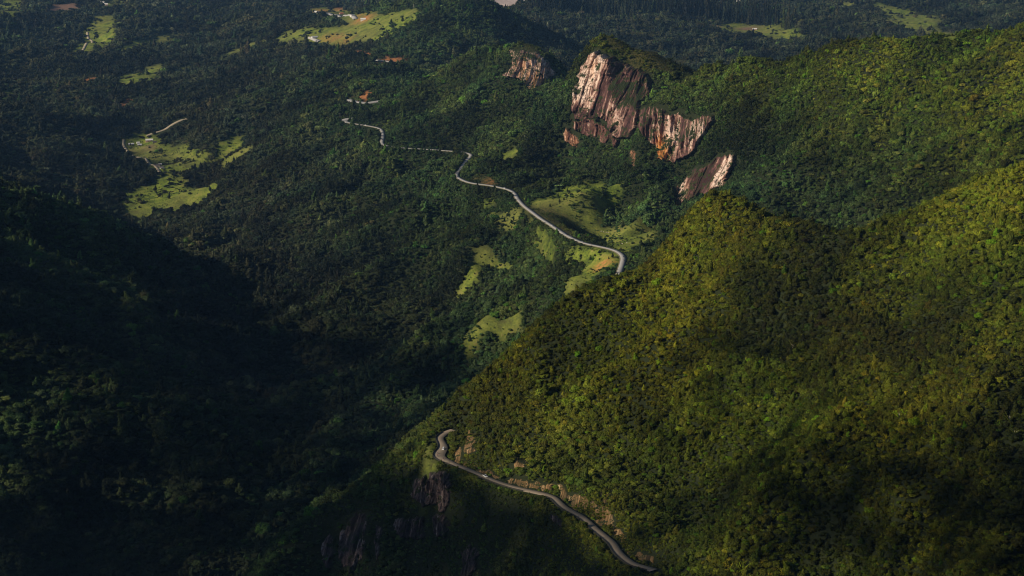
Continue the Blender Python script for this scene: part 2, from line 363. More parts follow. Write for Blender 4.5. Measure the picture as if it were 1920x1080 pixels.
def rock_mat(name, light, dark, orange, o_amt, hs=1.0, up=1.0):
    m = M(name, .85, .2)
    cx = m.n('CombineXYZ', {0: m.attr('across'), 1: m.math('MULTIPLY', m.attr('up'), 1.0)}).outputs[0]
    st = m.scale(cx, (1, .13, 1)); st2 = m.scale(cx, (1, .22, 1))            # streaks run down the face
    a = m.noise(.075 * hs, st, 5, .6, .5); b = m.noise(.26 * hs, st, 5, .62, .3); f = m.noise(.9 * hs, m.pos(), 4)
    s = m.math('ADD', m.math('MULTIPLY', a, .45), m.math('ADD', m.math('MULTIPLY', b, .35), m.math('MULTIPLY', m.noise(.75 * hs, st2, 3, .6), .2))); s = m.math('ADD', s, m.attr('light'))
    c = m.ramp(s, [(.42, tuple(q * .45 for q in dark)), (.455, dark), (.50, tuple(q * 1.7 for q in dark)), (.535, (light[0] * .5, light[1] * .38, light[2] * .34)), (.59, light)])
    cr = m.noise(.42 * hs, st2, 4, .7)
    c = m.mix(m.ramp(cr, [(.39, (.85, .85, .85)), (.45, (0, 0, 0))]), c, tuple(q * .5 for q in dark))
    jt = m.noise(.22 * hs, m.scale(cx, (.35, 1.6, 1)), 3, .6)                 # level joints
    c = m.mix(m.ramp(jt, [(.36, (.6, .6, .6)), (.42, (0, 0, 0))]), c, tuple(q * .6 for q in dark))
    om = m.math('MULTIPLY', m.ramp(m.noise(.07 * hs, st2, 4), [(.38, (0, 0, 0)), (.5, (1, 1, 1))]), m.attr('low'))
    c = m.mix(m.math('MULTIPLY', om, o_amt, True), c, m.mix(b, tuple(q * .55 for q in orange), tuple(min(1, q * 1.35) for q in orange)))
    moss = m.ramp(m.noise(.055 * hs, m.pos(), 5, .7), [(.555, (0, 0, 0)), (.585, (1, 1, 1))])
    moss = m.math('MAXIMUM', moss, m.attr('moss'))
    nz = m.n('SeparateXYZ', {0: m.n('NewGeometry').outputs['True Normal']}).outputs[2]
    moss = m.math('MAXIMUM', moss, m.ramp(m.math('ADD', m.math('MULTIPLY', nz, up), m.math('MULTIPLY', f, .2)), [(.94, (0, 0, 0)), (.99, (1, 1, 1))]))
    c = m.mix(moss, c, m.mix(f, (.016, .026, .009), (.05, .065, .016)))
    m.color(c); m.bump(m.math('ADD', m.math('MULTIPLY', b, 2.5), m.math('ADD', f, m.math('MULTIPLY', cr, 1.5))), 2.0 / hs, 1.0); return m.m
MAT_CLIFF = rock_mat('cliff_rock', (.88, .67, .55), (.10, .048, .042), (.66, .27, .07), 1.0)
MAT_CUT = rock_mat('road_cut_rock', (.70, .54, .29), (.10, .07, .035), (.6, .33, .1), .7, 3.2, .85)
MAT_DARKROCK = rock_mat('dark_rock', (.42, .36, .34), (.05, .038, .04), (.3, .2, .15), .2, 2.6, .85)
def road_mat(name, a, b, sc=.5):
    m = M(name, .75, .3); f = m.noise(sc, detail=5); h = m.noise(sc * .12, detail=3)
    m.color(m.mix(h, m.mix(f, a, b), m.mix(f, tuple(q * .75 for q in a), tuple(q * .85 for q in b)))); return m.m
MAT_CONC = road_mat('worn_concrete_road', (.24, .19, .14), (.36, .29, .21))
MAT_ASPH = road_mat('grey_asphalt', (.32, .31, .30), (.50, .48, .45))
MAT_WALL = flat('stained_concrete', (.04, .038, .034), .9, .1, var=.4, sc=.6)
MAT_DIRT = road_mat('dirt_track', (.3, .25, .17), (.5, .42, .3), .2)
MAT_SHOULDER = road_mat('gravel_shoulder', (.1, .1, .06), (.2, .17, .1), .6)

# ======================= SURFACES OF THE LAND =======================
POLY = {'pasture': [
 [(262,278),(300,275),(345,275),(385,280),(392,300),(360,312),(318,318),(290,305),(255,288)],
 [(236,262),(250,256),(275,258),(300,262),(296,274),(250,276)],
 [(408,268),(430,254),(455,258),(462,272),(478,280),(450,290),(425,303),(408,298)],
 [(243,360),(270,345),(300,330),(335,325),(352,345),(350,352),(400,345),(405,358),(370,380),(330,395),(290,395),(250,402),(240,385)],
 [(1020,375),(1050,350),(1075,338),(1100,336),(1150,350),(1168,365),(1150,385),(1135,400),(1125,420),(1110,432),(1090,410),(1060,395),(1030,390)],
 [(1112,440),(1150,432),(1180,425),(1232,420),(1225,440),(1200,462),(1172,474),(1130,458)],
 [(1085,458),(1130,467),(1163,480),(1163,492),(1150,505),(1110,520),(1068,530),(1090,505),(1100,480),(1080,465)],
 [(1010,420),(1030,428),(1055,448),(1045,456),(1020,440)],[(915,404),(950,387),(972,378),(985,388),(975,397),(940,408)],[(908,385),(935,370),(942,376),(915,388)],
 [(845,532),(862,520),(880,488),(910,484),(960,480),(905,500),(895,515),(898,525),(860,537)],[(868,628),(895,607),(940,590),(978,572),(982,580),(950,598),(918,618),(902,642),(876,642)],
 [(938,295),(958,283),(972,287),(957,300)],
 [(812,824),(818,812),(826,808),(816,822),(817,850),(826,872),(806,884),(792,862)],
 [(0,0),(42,0),(40,28),(0,30)],[(165,40),(195,28),(220,30),(215,62),(218,70),(205,92),(190,85),(172,92),(125,102),(140,88),(168,78)],[(228,92),(260,75),(325,62),(338,70),(300,82),(250,94)],
 [(412,106),(440,93),(478,76),(482,82),(445,99),(418,110)],[(270,127),(300,119),(310,126),(280,132)],[(330,130),(352,121),(352,128),(330,134)],[(215,147),(240,138),(255,137),(300,139),(298,147),(240,154)],[(0,168),(32,170),(30,182),(0,180)],
 [(518,70),(540,58),(575,52),(620,50),(650,47),(700,31),(778,13),(782,25),(760,48),(745,62),(700,69),(650,73),(600,74),(560,72),(530,73)],
 [(1320,47),(1360,45),(1420,47),(1505,62),(1480,71),(1420,67),(1360,59)],[(1400,29),(1450,21),(1462,40),(1420,32)],[(1625,3),(1650,8),(1700,22),(1757,33),(1735,64),(1690,52),(1660,35)],[(1370,0),(1395,0),(1378,14),(1355,8)],
 [(560,20),(600,14),(690,16),(660,26),(580,26)],[(1068,452),(1100,462),(1096,472),(1078,462)],[(985,392),(1003,404),(1008,415),(985,400)],[(880,470),(960,470),(975,480),(900,496)],[(1000,376),(1030,372),(1040,384),(1008,388)],[(640,40),(700,30),(720,24),(700,20),(650,30)],[(1130,0),(1180,0),(1175,8),(1140,8)],[(560,52),(520,64),(480,78),(500,72)],[(1735,52),(1790,62),(1780,70),(1730,66)],
 [(1560,0),(1600,0),(1610,8),(1570,6)],[(200,0),(240,0),(232,12),(200,10)]],
 'soil': [[(598,68),(625,70),(650,72),(650,78),(622,77),(600,74)],[(672,26),(678,30),(692,29),(700,27),(690,37),(678,38)],[(594,16),(614,19),(612,24),(596,22)],[(628,14),(645,12),(643,20),(632,21)],[(664,92),(673,93),(697,101),(696,107),(680,104),(667,103)],[(720,106),(758,108),(757,113),(722,112)],
  [(682,172),(697,170),(698,180),(690,190),(678,191),(684,181)],[(660,173),(665,173),(666,182),(661,182)],[(903,327),(912,328),(911,333),(904,332)],[(921,334),(929,335),(928,340),(922,340)],[(160,145),(185,147),(184,151),(162,150)],[(1112,498),(1142,488),(1150,496),(1120,505)],[(238,186),(248,183),(240,202),(232,200)]],
 'plough': [[(85,18),(100,8),(135,5),(158,18),(120,24),(85,25)],[(85,18),(86,18),(86,19)],[(238,278),(285,276),(290,282),(240,284)],[(1320,46),(1350,46),(1350,50),(1320,50)],[(1380,52),(1420,53),(1418,57),(1384,56)]],
 'pale': [[(905,-12),(1000,-12),(985,4),(966,11),(928,9)]],
 'heath': [[(1128,70),(1160,76),(1210,92),(1285,116),(1262,134),(1215,128),(1165,112),(1135,96)],[(945,80),(1000,78),(1035,98),(1042,112),(1010,98),(960,88)],[(868,336),(890,324),(930,336),(955,352),(905,342)],
  [(1000,384),(1040,380),(1070,400),(1100,430),(1090,445),(1050,425),(1010,400)],[(560,40),(561,40),(561,41)]]}
def inside(x, y, poly):
    r = np.zeros(x.shape, bool); n = len(poly)
    for i in range(n):
        x0, y0 = poly[i][:2]; x1, y1 = poly[(i + 1) % n][:2]
        c = (y0 > y) != (y1 > y); r ^= c & (x < (x1 - x0) * (y - y0) / (y1 - y0 + 1e-12) + x0)
    return r
WPOLY = {}
for k, L in POLY.items():
    WPOLY[k] = []
    for p in L:
        q = []
        for a, b in zip(p, p[1:] + p[:1]): q += [a, ((a[0] + b[0]) / 2, (a[1] + b[1]) / 2)]
        W = cast([a[0] for a in q], [a[1] for a in q]); Wy = W[:, 1]
        WPOLY[k].append(W)
def in_any(kind, x, y, jit=True, canopy=None):
    if canopy is not None:           # open ground also reaches under the first row of crowns on its near side
        r = np.zeros(x.shape, bool)
        for k in (0, .5, 1.0): r |= in_any(kind, x, y + k * canopy * y / 700.0, jit)
        return r
    if jit:
        j = np.minimum(y * .006, 18.0); x = x + fbm(x / (j * 2.2), y / (j * 2.2), 51, 3) * j * 1.0; y = y + fbm(x / (j * 2.2) + 9, y / (j * 3.2), 52, 3) * j * 2.4
    r = np.zeros(x.shape, bool)
    for W in WPOLY[kind]:
        m = (x > W[:, 0].min()) & (x < W[:, 0].max()) & (y > W[:, 1].min()) & (y < W[:, 1].max())
        if m.any(): t = r[m]; t |= inside(x[m], y[m], W); r[m] = t
    return r
def soft(a):
    a = a.astype(float); b = a.copy(); b[1:-1, 1:-1] = (a[1:-1, 1:-1] * 2 + a[:-2, 1:-1] + a[2:, 1:-1] + a[1:-1, :-2] + a[1:-1, 2:]) / 6; return b
A_PAST = soft(in_any('pasture', GX, GY, True, 4.0 + 4 * sstep(3000, 6000, GY))); A_SOIL = soft(in_any('soil', GX, GY, True, 1.5)); A_PALE = soft(in_any('pale', GX, GY, True, 8.0)); A_PLOW = soft(in_any('plough', GX, GY)); A_HEATH = soft(in_any('heath', GX, GY)) * .95
nr, nc = GX.shape
idx = np.arange(nr * nc).reshape(nr, nc)
quads = np.stack([idx[:-1, :-1], idx[:-1, 1:], idx[1:, 1:], idx[1:, :-1]], -1).reshape(-1, 4)
V = np.stack([GX, GY, GZ], -1).reshape(-1, 3)
terr = mesh_np('mountain_terrain', V, quads, MAT_GROUND, smooth=True); tag(terr, 'forested mountain slopes and valley floor', kind='structure')
for nm, a in (('pasture', A_PAST), ('soil', A_SOIL), ('pale', A_PALE), ('plough', A_PLOW), ('heath', A_HEATH)): fattr(terr, nm, a)
gb = mesh_np('distant_ground', [(-20000, -2500, -925), (20000, -2500, -925), (20000, 20000, -925), (-20000, 20000, -925)], [(0, 1, 2, 3)], MAT_GROUND); tag(gb, kind='structure')

# ======================= ROADS =======================
def ribbon(name, line, half, mat, lift=0.0, skirt=4.0, label=None, parent=None, kind='structure', bulge=None):
    d = np.gradient(line[:, :2], axis=0); d /= np.linalg.norm(d, axis=1)[:, None]; nrm = np.stack([-d[:, 1], d[:, 0]], 1)
    hw = np.full(len(line), half) if bulge is None else bulge
    rows = []
    for off, dz in ((-1.12, -skirt), (-1.0, 0), (1.0, 0), (1.12, -skirt)):
        rows.append(np.c_[line[:, :2] + nrm * (off * hw)[:, None], line[:, 2] + lift + dz])
    Vv = np.stack(rows, 1).reshape(-1, 3); n = len(line)
    ix = np.arange(n * 4).reshape(n, 4)
    Fq = np.stack([ix[:-1, :-1], ix[:-1, 1:], ix[1:, 1:], ix[1:, :-1]], -1).reshape(-1, 4)
    o = mesh_np(name, Vv, Fq[:, ::-1].copy(), mat, parent); tag(o, label, kind=kind); return o
def frame_at(line, i):
    i = int(np.clip(i, 1, len(line) - 2)); d = line[i + 1] - line[i - 1]; d2 = Vector((d[0], d[1], 0)).normalized()
    return Vector(line[i]), d2, Vector((-d2.y, d2.x, 0))
def near_idx(line, px, py):
    X, Yp = project(line[:, 0], line[:, 1], line[:, 2]); return int(np.argmin((X - px) ** 2 + (Yp - py) ** 2))
hw = np.full(len(near_road), 2.9); i0 = near_idx(near_road, 824, 851); hw += 1.5 * np.exp(-((np.arange(len(hw)) - i0) / 7.0) ** 2)
ribbon('road_shoulder', near_road, 4.6, MAT_GROUND, -.12, 5, bulge=hw + .5)
ribbon('mountain_road', near_road, 3.6, MAT_CONC, 0, .5, 'worn brown concrete road cut into the near slope', bulge=hw)
ribbon('road_shoulder', mid_road, 4.3, MAT_SHOULDER, -.15, 7)
hm = np.full(len(mid_road), 3.0); i1 = near_idx(mid_road, 655, 225); hm += 5 * np.exp(-((np.arange(len(hm)) - i1) / 8.0) ** 2)
ribbon('valley_road', mid_road, 3.9, MAT_ASPH, 0, .8, 'grey asphalt road winding down the ridge to the valley', bulge=hm)
ribbon('overlook_lot', far_road, 9, MAT_ASPH, 0, 3, 'pale paved overlook lot beside the red earth bank')
for i, t in enumerate(track_px):
    W = cast([q[0] for q in t], [q[1] for q in t]); ln = smooth_line(W, 12, 2); ln[:, 2] = ground(ln[:, 0], ln[:, 1]) + .9
    ribbon('dirt_track', ln, 3.2 if i == 0 else 4.5, MAT_DIRT, 0, 4); ROADS.append((ln, 4.0))
W = cast([590, 600, 612, 640, 660, 668], [25, 24, 28, 28.5, 29, 36]); ln = smooth_line(W, 20, 1); ln[:, 2] = ground(ln[:, 0], ln[:, 1]) + 2; ribbon('distant_road', ln, 9, MAT_ASPH, 0, 12); ROADS.append((ln, 12))
W = cast([582, 590, 600], [70, 73, 78]); ln = smooth_line(W, 20, 1); ln[:, 2] = ground(ln[:, 0], ln[:, 1]) + 2; ribbon('distant_road', ln, 8, MAT_ASPH, 0, 12); ROADS.append((ln, 12))
W = cast([706, 722, 740, 752, 750], [113, 115, 117, 120, 129]); ln = smooth_line(W, 16, 1); ln[:, 2] = ground(ln[:, 0], ln[:, 1]) + 1.5; ribbon('distant_road', ln, 5, MAT_ASPH, 0, 12); ROADS.append((ln, 9))
# parapet on the valley side of the near road
def offset_line(line, offs):
    d = np.gradient(line[:, :2], axis=0); d /= np.linalg.norm(d, axis=1)[:, None]; nrm = np.stack([-d[:, 1], d[:, 0]], 1)
    return np.c_[line[:, :2] + nrm * offs[:, None], line[:, 2]]
side = -1.0
def parapet(line, i0, i1, offs, h=.85, label=''):
    L = offset_line(line, offs)[i0:i1]; L2 = offset_line(line, offs * 1.0 + .3 * np.sign(offs))[i0:i1]
    n = len(L); V = np.concatenate([L + [0, 0, -2.2], L + [0, 0, h], L2 + [0, 0, h], L2 + [0, 0, -2.2]]); ix = np.arange(4 * n).reshape(4, n)
    Fq = [(ix[a, k], ix[(a + 1) % 4, k], ix[(a + 1) % 4, k + 1], ix[a, k + 1]) for a in range(4) for k in range(n - 1)]
    Fq += [tuple(ix[:, 0]), tuple(ix[::-1, -1])]
    o = mesh_np('parapet_wall', V, [tuple(int(q) for q in f) for f in Fq], MAT_WALL); return tag(o, label, 'wall')

# ======================= ROCK FACES =======================
def rock_face(poly, step, mat, label, cat, amp, wl, macro=None, seed=0, name='cliff', thick=30, erode=1.0, lean=0.0, light=None, orange=None):
    px = np.array([p[0] for p in poly], float); py = np.array([p[1] for p in poly], float)
    xs = np.arange(px.min() - 4, px.max() + 4, step); ys = np.arange(py.min() - 4, py.max() + 4, step); X, Yp = np.meshgrid(xs, ys)
    jx = X + fbm(X / (9 * step * 2), Yp / (14 * step * 2), seed + 5, 3) * 9 * step * erode; jy = Yp + fbm(X / (7 * step * 2), Yp / (14 * step * 2), seed + 6, 3) * 9 * step * erode
    ins = inside(jx, jy, poly)
    gx, gy, gz = cast_grid(X, Yp)
    # distance to the edge in grid steps
    e = np.where(ins, 1e3, 0.0)
    for _ in range(14):
        f = np.pad(e, 1); e = np.minimum(e, 1 + np.minimum(np.minimum(f[:-2, 1:-1], f[2:, 1:-1]), np.minimum(f[1:-1, :-2], f[1:-1, 2:])))
    edge = sstep(0, 7, e)
    hx = gx - .12 * gy - lean * gz
    warpn = fbm(hx / (wl * 5), gz / (wl * 6), seed, 3)
    rid = np.abs(fbm(hx / wl + warpn * 1.4, gz / (wl * 9), seed + 1, 3)) * 2
    blk = vnoise(hx / (wl * .9) + warpn * 3, gz / (wl * 2.6), seed + 2); blk = np.round(blk * 4) / 4
    ledge = fbm(hx / (wl * 4), gz / (wl * 1.6), seed + 3, 3)
    fine = fbm(hx / (wl * .3), gz / (wl * .5), seed + 4, 3)
    dsp = amp * (.45 + 1.0 * (1 - rid) * .75 + .75 * blk + .9 * ledge + .35 * fine)
    crk = np.abs(fbm(hx / (wl * .55) + .5 * warpn, gz / (wl * 5), seed + 8, 2)); dsp = dsp - amp * .55 * (1 - sstep(0, .09, crk))
    if macro is not None: dsp = dsp + macro(X, Yp)
    dsp = dsp * edge - amp * .25 * (1 - edge)
    ox, oy = -.35, -.94                     # out of the hillside
    Vx = np.stack([gx + ox * dsp, gy + oy * dsp, gz + .12 * dsp], -1)
    r, c = X.shape; ids = np.arange(r * c).reshape(r, c)
    ok = ins[:-1, :-1] & ins[1:, :-1] & ins[:-1, 1:] & ins[1:, 1:]
    jump = np.abs(gy[:-1, :-1] - gy[1:, 1:]) < amp * 12 + 60; ok &= jump
    q = np.stack([ids[:-1, :-1], ids[1:, :-1], ids[1:, 1:], ids[:-1, 1:]], -1)[ok]
    used = np.unique(q); remap = -np.ones(r * c, int); remap[used] = np.arange(len(used)); q = remap[q]; Vv = Vx.reshape(-1, 3)[used]
    E = np.concatenate([q[:, [0, 1]], q[:, [1, 2]], q[:, [2, 3]], q[:, [3, 0]]]); key = np.sort(E, 1); kk = key[:, 0] * 10 ** 7 + key[:, 1]
    _, inv, cnt = np.unique(kk, return_inverse=True, return_counts=True); B = E[cnt[inv] == 1]
    nv = len(Vv); back = Vv + np.array([.3 * thick, .9 * thick, -.3 * thick])       # rock goes on into the hill
    q2 = np.stack([B[:, 1], B[:, 0], B[:, 0] + nv, B[:, 1] + nv], -1)
    Fq = np.concatenate([q, q2, q[:, ::-1] + nv]); V2 = np.concatenate([Vv, back])
    o = mesh_np(name, V2, Fq, mat, smooth=False)
    def both(a): a = (a + np.zeros(X.shape)).ravel()[used]; return np.r_[a, a]
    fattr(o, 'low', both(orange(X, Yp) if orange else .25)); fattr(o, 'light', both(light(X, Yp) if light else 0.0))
    fattr(o, 'across', both(hx)); fattr(o, 'up', both(gz))
    ms = (sstep(.12, .3, ledge) * .0 + (1 - sstep(1, 5, e)) * .8).ravel()[used]; fattr(o, 'moss', np.r_[ms, ms])
    tag(o, label, cat)
    ROCKS.append((gx[ins], gy[ins])); ROCKPOLY.append((poly, float(gy[ins].min()) - 160)); return o
ROCKS = []; ROCKPOLY = []
def blob(X, Y, cx, cy, rx, ry): return np.exp(-((X - cx) / rx) ** 2 - ((Y - cy) / ry) ** 2)
def seg(X, Y, x0, y0, x1, y1, w):
    t = np.clip(((X - x0) * (x1 - x0) + (Y - y0) * (y1 - y0)) / ((x1 - x0) ** 2 + (y1 - y0) ** 2), 0, 1); return np.exp(-((X - x0 - t * (x1 - x0)) ** 2 + (Y - y0 - t * (y1 - y0)) ** 2) / w ** 2)
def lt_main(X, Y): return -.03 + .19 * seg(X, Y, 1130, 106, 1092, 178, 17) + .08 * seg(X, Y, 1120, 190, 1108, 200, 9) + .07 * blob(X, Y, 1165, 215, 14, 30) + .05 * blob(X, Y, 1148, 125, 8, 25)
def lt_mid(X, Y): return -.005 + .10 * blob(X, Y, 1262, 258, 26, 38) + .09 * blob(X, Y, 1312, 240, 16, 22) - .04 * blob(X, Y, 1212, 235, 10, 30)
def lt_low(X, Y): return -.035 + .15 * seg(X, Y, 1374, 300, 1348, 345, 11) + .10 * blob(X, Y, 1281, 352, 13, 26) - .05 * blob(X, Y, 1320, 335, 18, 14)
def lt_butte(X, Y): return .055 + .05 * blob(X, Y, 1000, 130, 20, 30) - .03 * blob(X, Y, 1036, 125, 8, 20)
def or_mid(X, Y): return blob(X, Y, 1244, 280, 11, 26) * 1.3
def or_butte(X, Y): return 1.2 * blob(X, Y, 1000, 152, 18, 20) + .5 * blob(X, Y, 985, 125, 20, 20)
def or_main(X, Y): return .5 * blob(X, Y, 1118, 130, 8, 22)
def prow(X, Y): return 26 * np.exp(-((X - 1152 - (Y - 160) * .10) / 22.0) ** 2)
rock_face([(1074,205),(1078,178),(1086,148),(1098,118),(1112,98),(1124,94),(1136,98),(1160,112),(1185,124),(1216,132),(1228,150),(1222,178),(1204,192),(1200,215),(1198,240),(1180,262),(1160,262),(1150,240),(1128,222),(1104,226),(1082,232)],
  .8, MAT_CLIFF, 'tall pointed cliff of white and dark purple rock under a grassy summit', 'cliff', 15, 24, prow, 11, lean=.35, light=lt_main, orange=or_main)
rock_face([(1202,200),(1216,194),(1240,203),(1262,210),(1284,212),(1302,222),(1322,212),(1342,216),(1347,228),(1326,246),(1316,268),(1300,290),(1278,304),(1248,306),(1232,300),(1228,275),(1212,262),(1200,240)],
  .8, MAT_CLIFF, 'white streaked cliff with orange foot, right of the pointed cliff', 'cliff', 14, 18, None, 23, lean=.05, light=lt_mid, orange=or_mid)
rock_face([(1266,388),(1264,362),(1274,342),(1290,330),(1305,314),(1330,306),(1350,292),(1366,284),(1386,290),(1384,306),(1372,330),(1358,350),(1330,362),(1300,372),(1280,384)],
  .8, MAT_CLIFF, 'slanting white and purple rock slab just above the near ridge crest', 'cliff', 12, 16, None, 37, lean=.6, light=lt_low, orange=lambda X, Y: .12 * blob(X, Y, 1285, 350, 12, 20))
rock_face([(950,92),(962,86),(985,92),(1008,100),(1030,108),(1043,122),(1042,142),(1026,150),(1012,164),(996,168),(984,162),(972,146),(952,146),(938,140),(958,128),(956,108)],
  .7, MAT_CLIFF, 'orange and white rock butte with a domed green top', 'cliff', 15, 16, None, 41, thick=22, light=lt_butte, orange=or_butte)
rock_face([(1072,222),(1100,214),(1128,226),(1150,246),(1172,262),(1160,276),(1130,268),(1104,258),(1080,248)], .8, MAT_CLIFF, 'broken brown rock apron under the left foot of the pointed cliff', 'rock outcrop', 10, 12, None, 47, erode=1.8, light=lambda X, Y: -.03, orange=lambda X, Y: .04)
rock_face([(1050,252),(1062,242),(1078,246),(1086,258),(1092,274),(1076,278),(1058,270)], .8, MAT_CLIFF, 'low brown rock outcrop left of the pointed cliff foot', 'rock outcrop', 6, 9, None, 53, erode=1.5)
rock_face([(1176,288),(1184,280),(1196,292),(1196,314),(1184,318),(1174,306)], .8, MAT_CLIFF, 'small orange rock patch below the streaked cliff', 'rock outcrop', 5, 7, None, 59, erode=1.5)
for pl, lb, sd, am in (
 ([(872,812),(884,808),(892,822),(894,850),(880,858),(866,848)], 'pale yellow rock column group beside the upper road bend', 61, 2.6),
 ([(856,838),(864,830),(870,846),(868,868),(856,868)], 'narrow tan rock slab touching the upper road bend', 62, 2.0),
 ([(964,866),(974,856),(988,862),(984,876),(968,876)], 'small isolated pale rock patch above the road', 63, 1.8),
 ([(938,896),(958,893),(985,898),(1008,904),(1040,908),(1042,921),(1010,920),(985,916),(955,908)], 'long low yellowish rock cutting along the road', 64, 2.2),
 ([(1066,936),(1078,926),(1098,928),(1110,938),(1128,944),(1148,958),(1150,980),(1134,990),(1112,976),(1086,960),(1070,952)], 'ribbed tan rock wall above the lower road curve', 65, 2.6),
 ([(870,862),(884,866),(905,876),(936,890),(938,899),(915,892),(890,882),(870,874)], 'thin rock bank between the bend columns and the white pickup', 68, 1.3),
 ([(1040,908),(1056,916),(1068,930),(1070,944),(1056,938),(1044,924)], 'short rock bank joining the long cutting and the ribbed wall', 69, 1.6),
 ([(1148,978),(1160,990),(1176,1010),(1190,1036),(1182,1040),(1166,1020),(1150,1000)], 'thin brown rock bank above the lowest road bends', 70, 1.5),
 ([(1126,922),(1140,918),(1146,936),(1134,944)], 'small ochre rock patch over the ribbed wall', 67, 1.8),
 ([(1186,1040),(1206,1036),(1226,1044),(1228,1062),(1200,1056)], 'grey brown rock cutting at the lowest road end', 66, 2.0)):
    rock_face(pl, .8, MAT_CUT, lb, 'rock outcrop', am, 2.4, None, sd, 'road_cutting', 8, 1.3)
for pl, lb, sd, am in (
 ([(640,1050),(640,1000),(662,962),(680,952),(690,964),(688,1020),(676,1052),(660,1072)], 'tall dark rock pinnacle low on the spur', 71, 5),
 ([(770,905),(800,884),(836,880),(850,900),(846,950),(836,962),(812,950),(790,950),(772,930)], 'broad dark ribbed crag under the road bend', 72, 4.5),
 ([(738,970),(770,968),(800,972),(798,1008),(770,1014),(742,1000)], 'dark middle crag between pinnacle and ribbed crag', 73, 4),
 ([(862,1040),(884,1020),(900,1030),(896,1070),(870,1086)], 'small dark crag near the bottom of the spur', 74, 3.5),
 ([(806,968),(836,966),(846,990),(838,1012),(812,1004)], 'dark crag below the broad ribbed crag', 77, 3.5),
 ([(606,1010),(622,1000),(630,1040),(622,1070),(608,1060)], 'small dark rock rib left of the tall pinnacle', 78, 3),
 ([(700,985),(712,980),(716,1040),(704,1050)], 'thin dark rock rib right of the tall pinnacle', 75, 3),
 ([(1030,962),(1048,958),(1054,984),(1036,990)], 'small dark crag below the lower road curve', 76, 2.5)):
    rock_face(pl, .8, MAT_DARKROCK, lb, 'rock crag', am, 4.5, None, sd, 'crag', 12, 1.3)
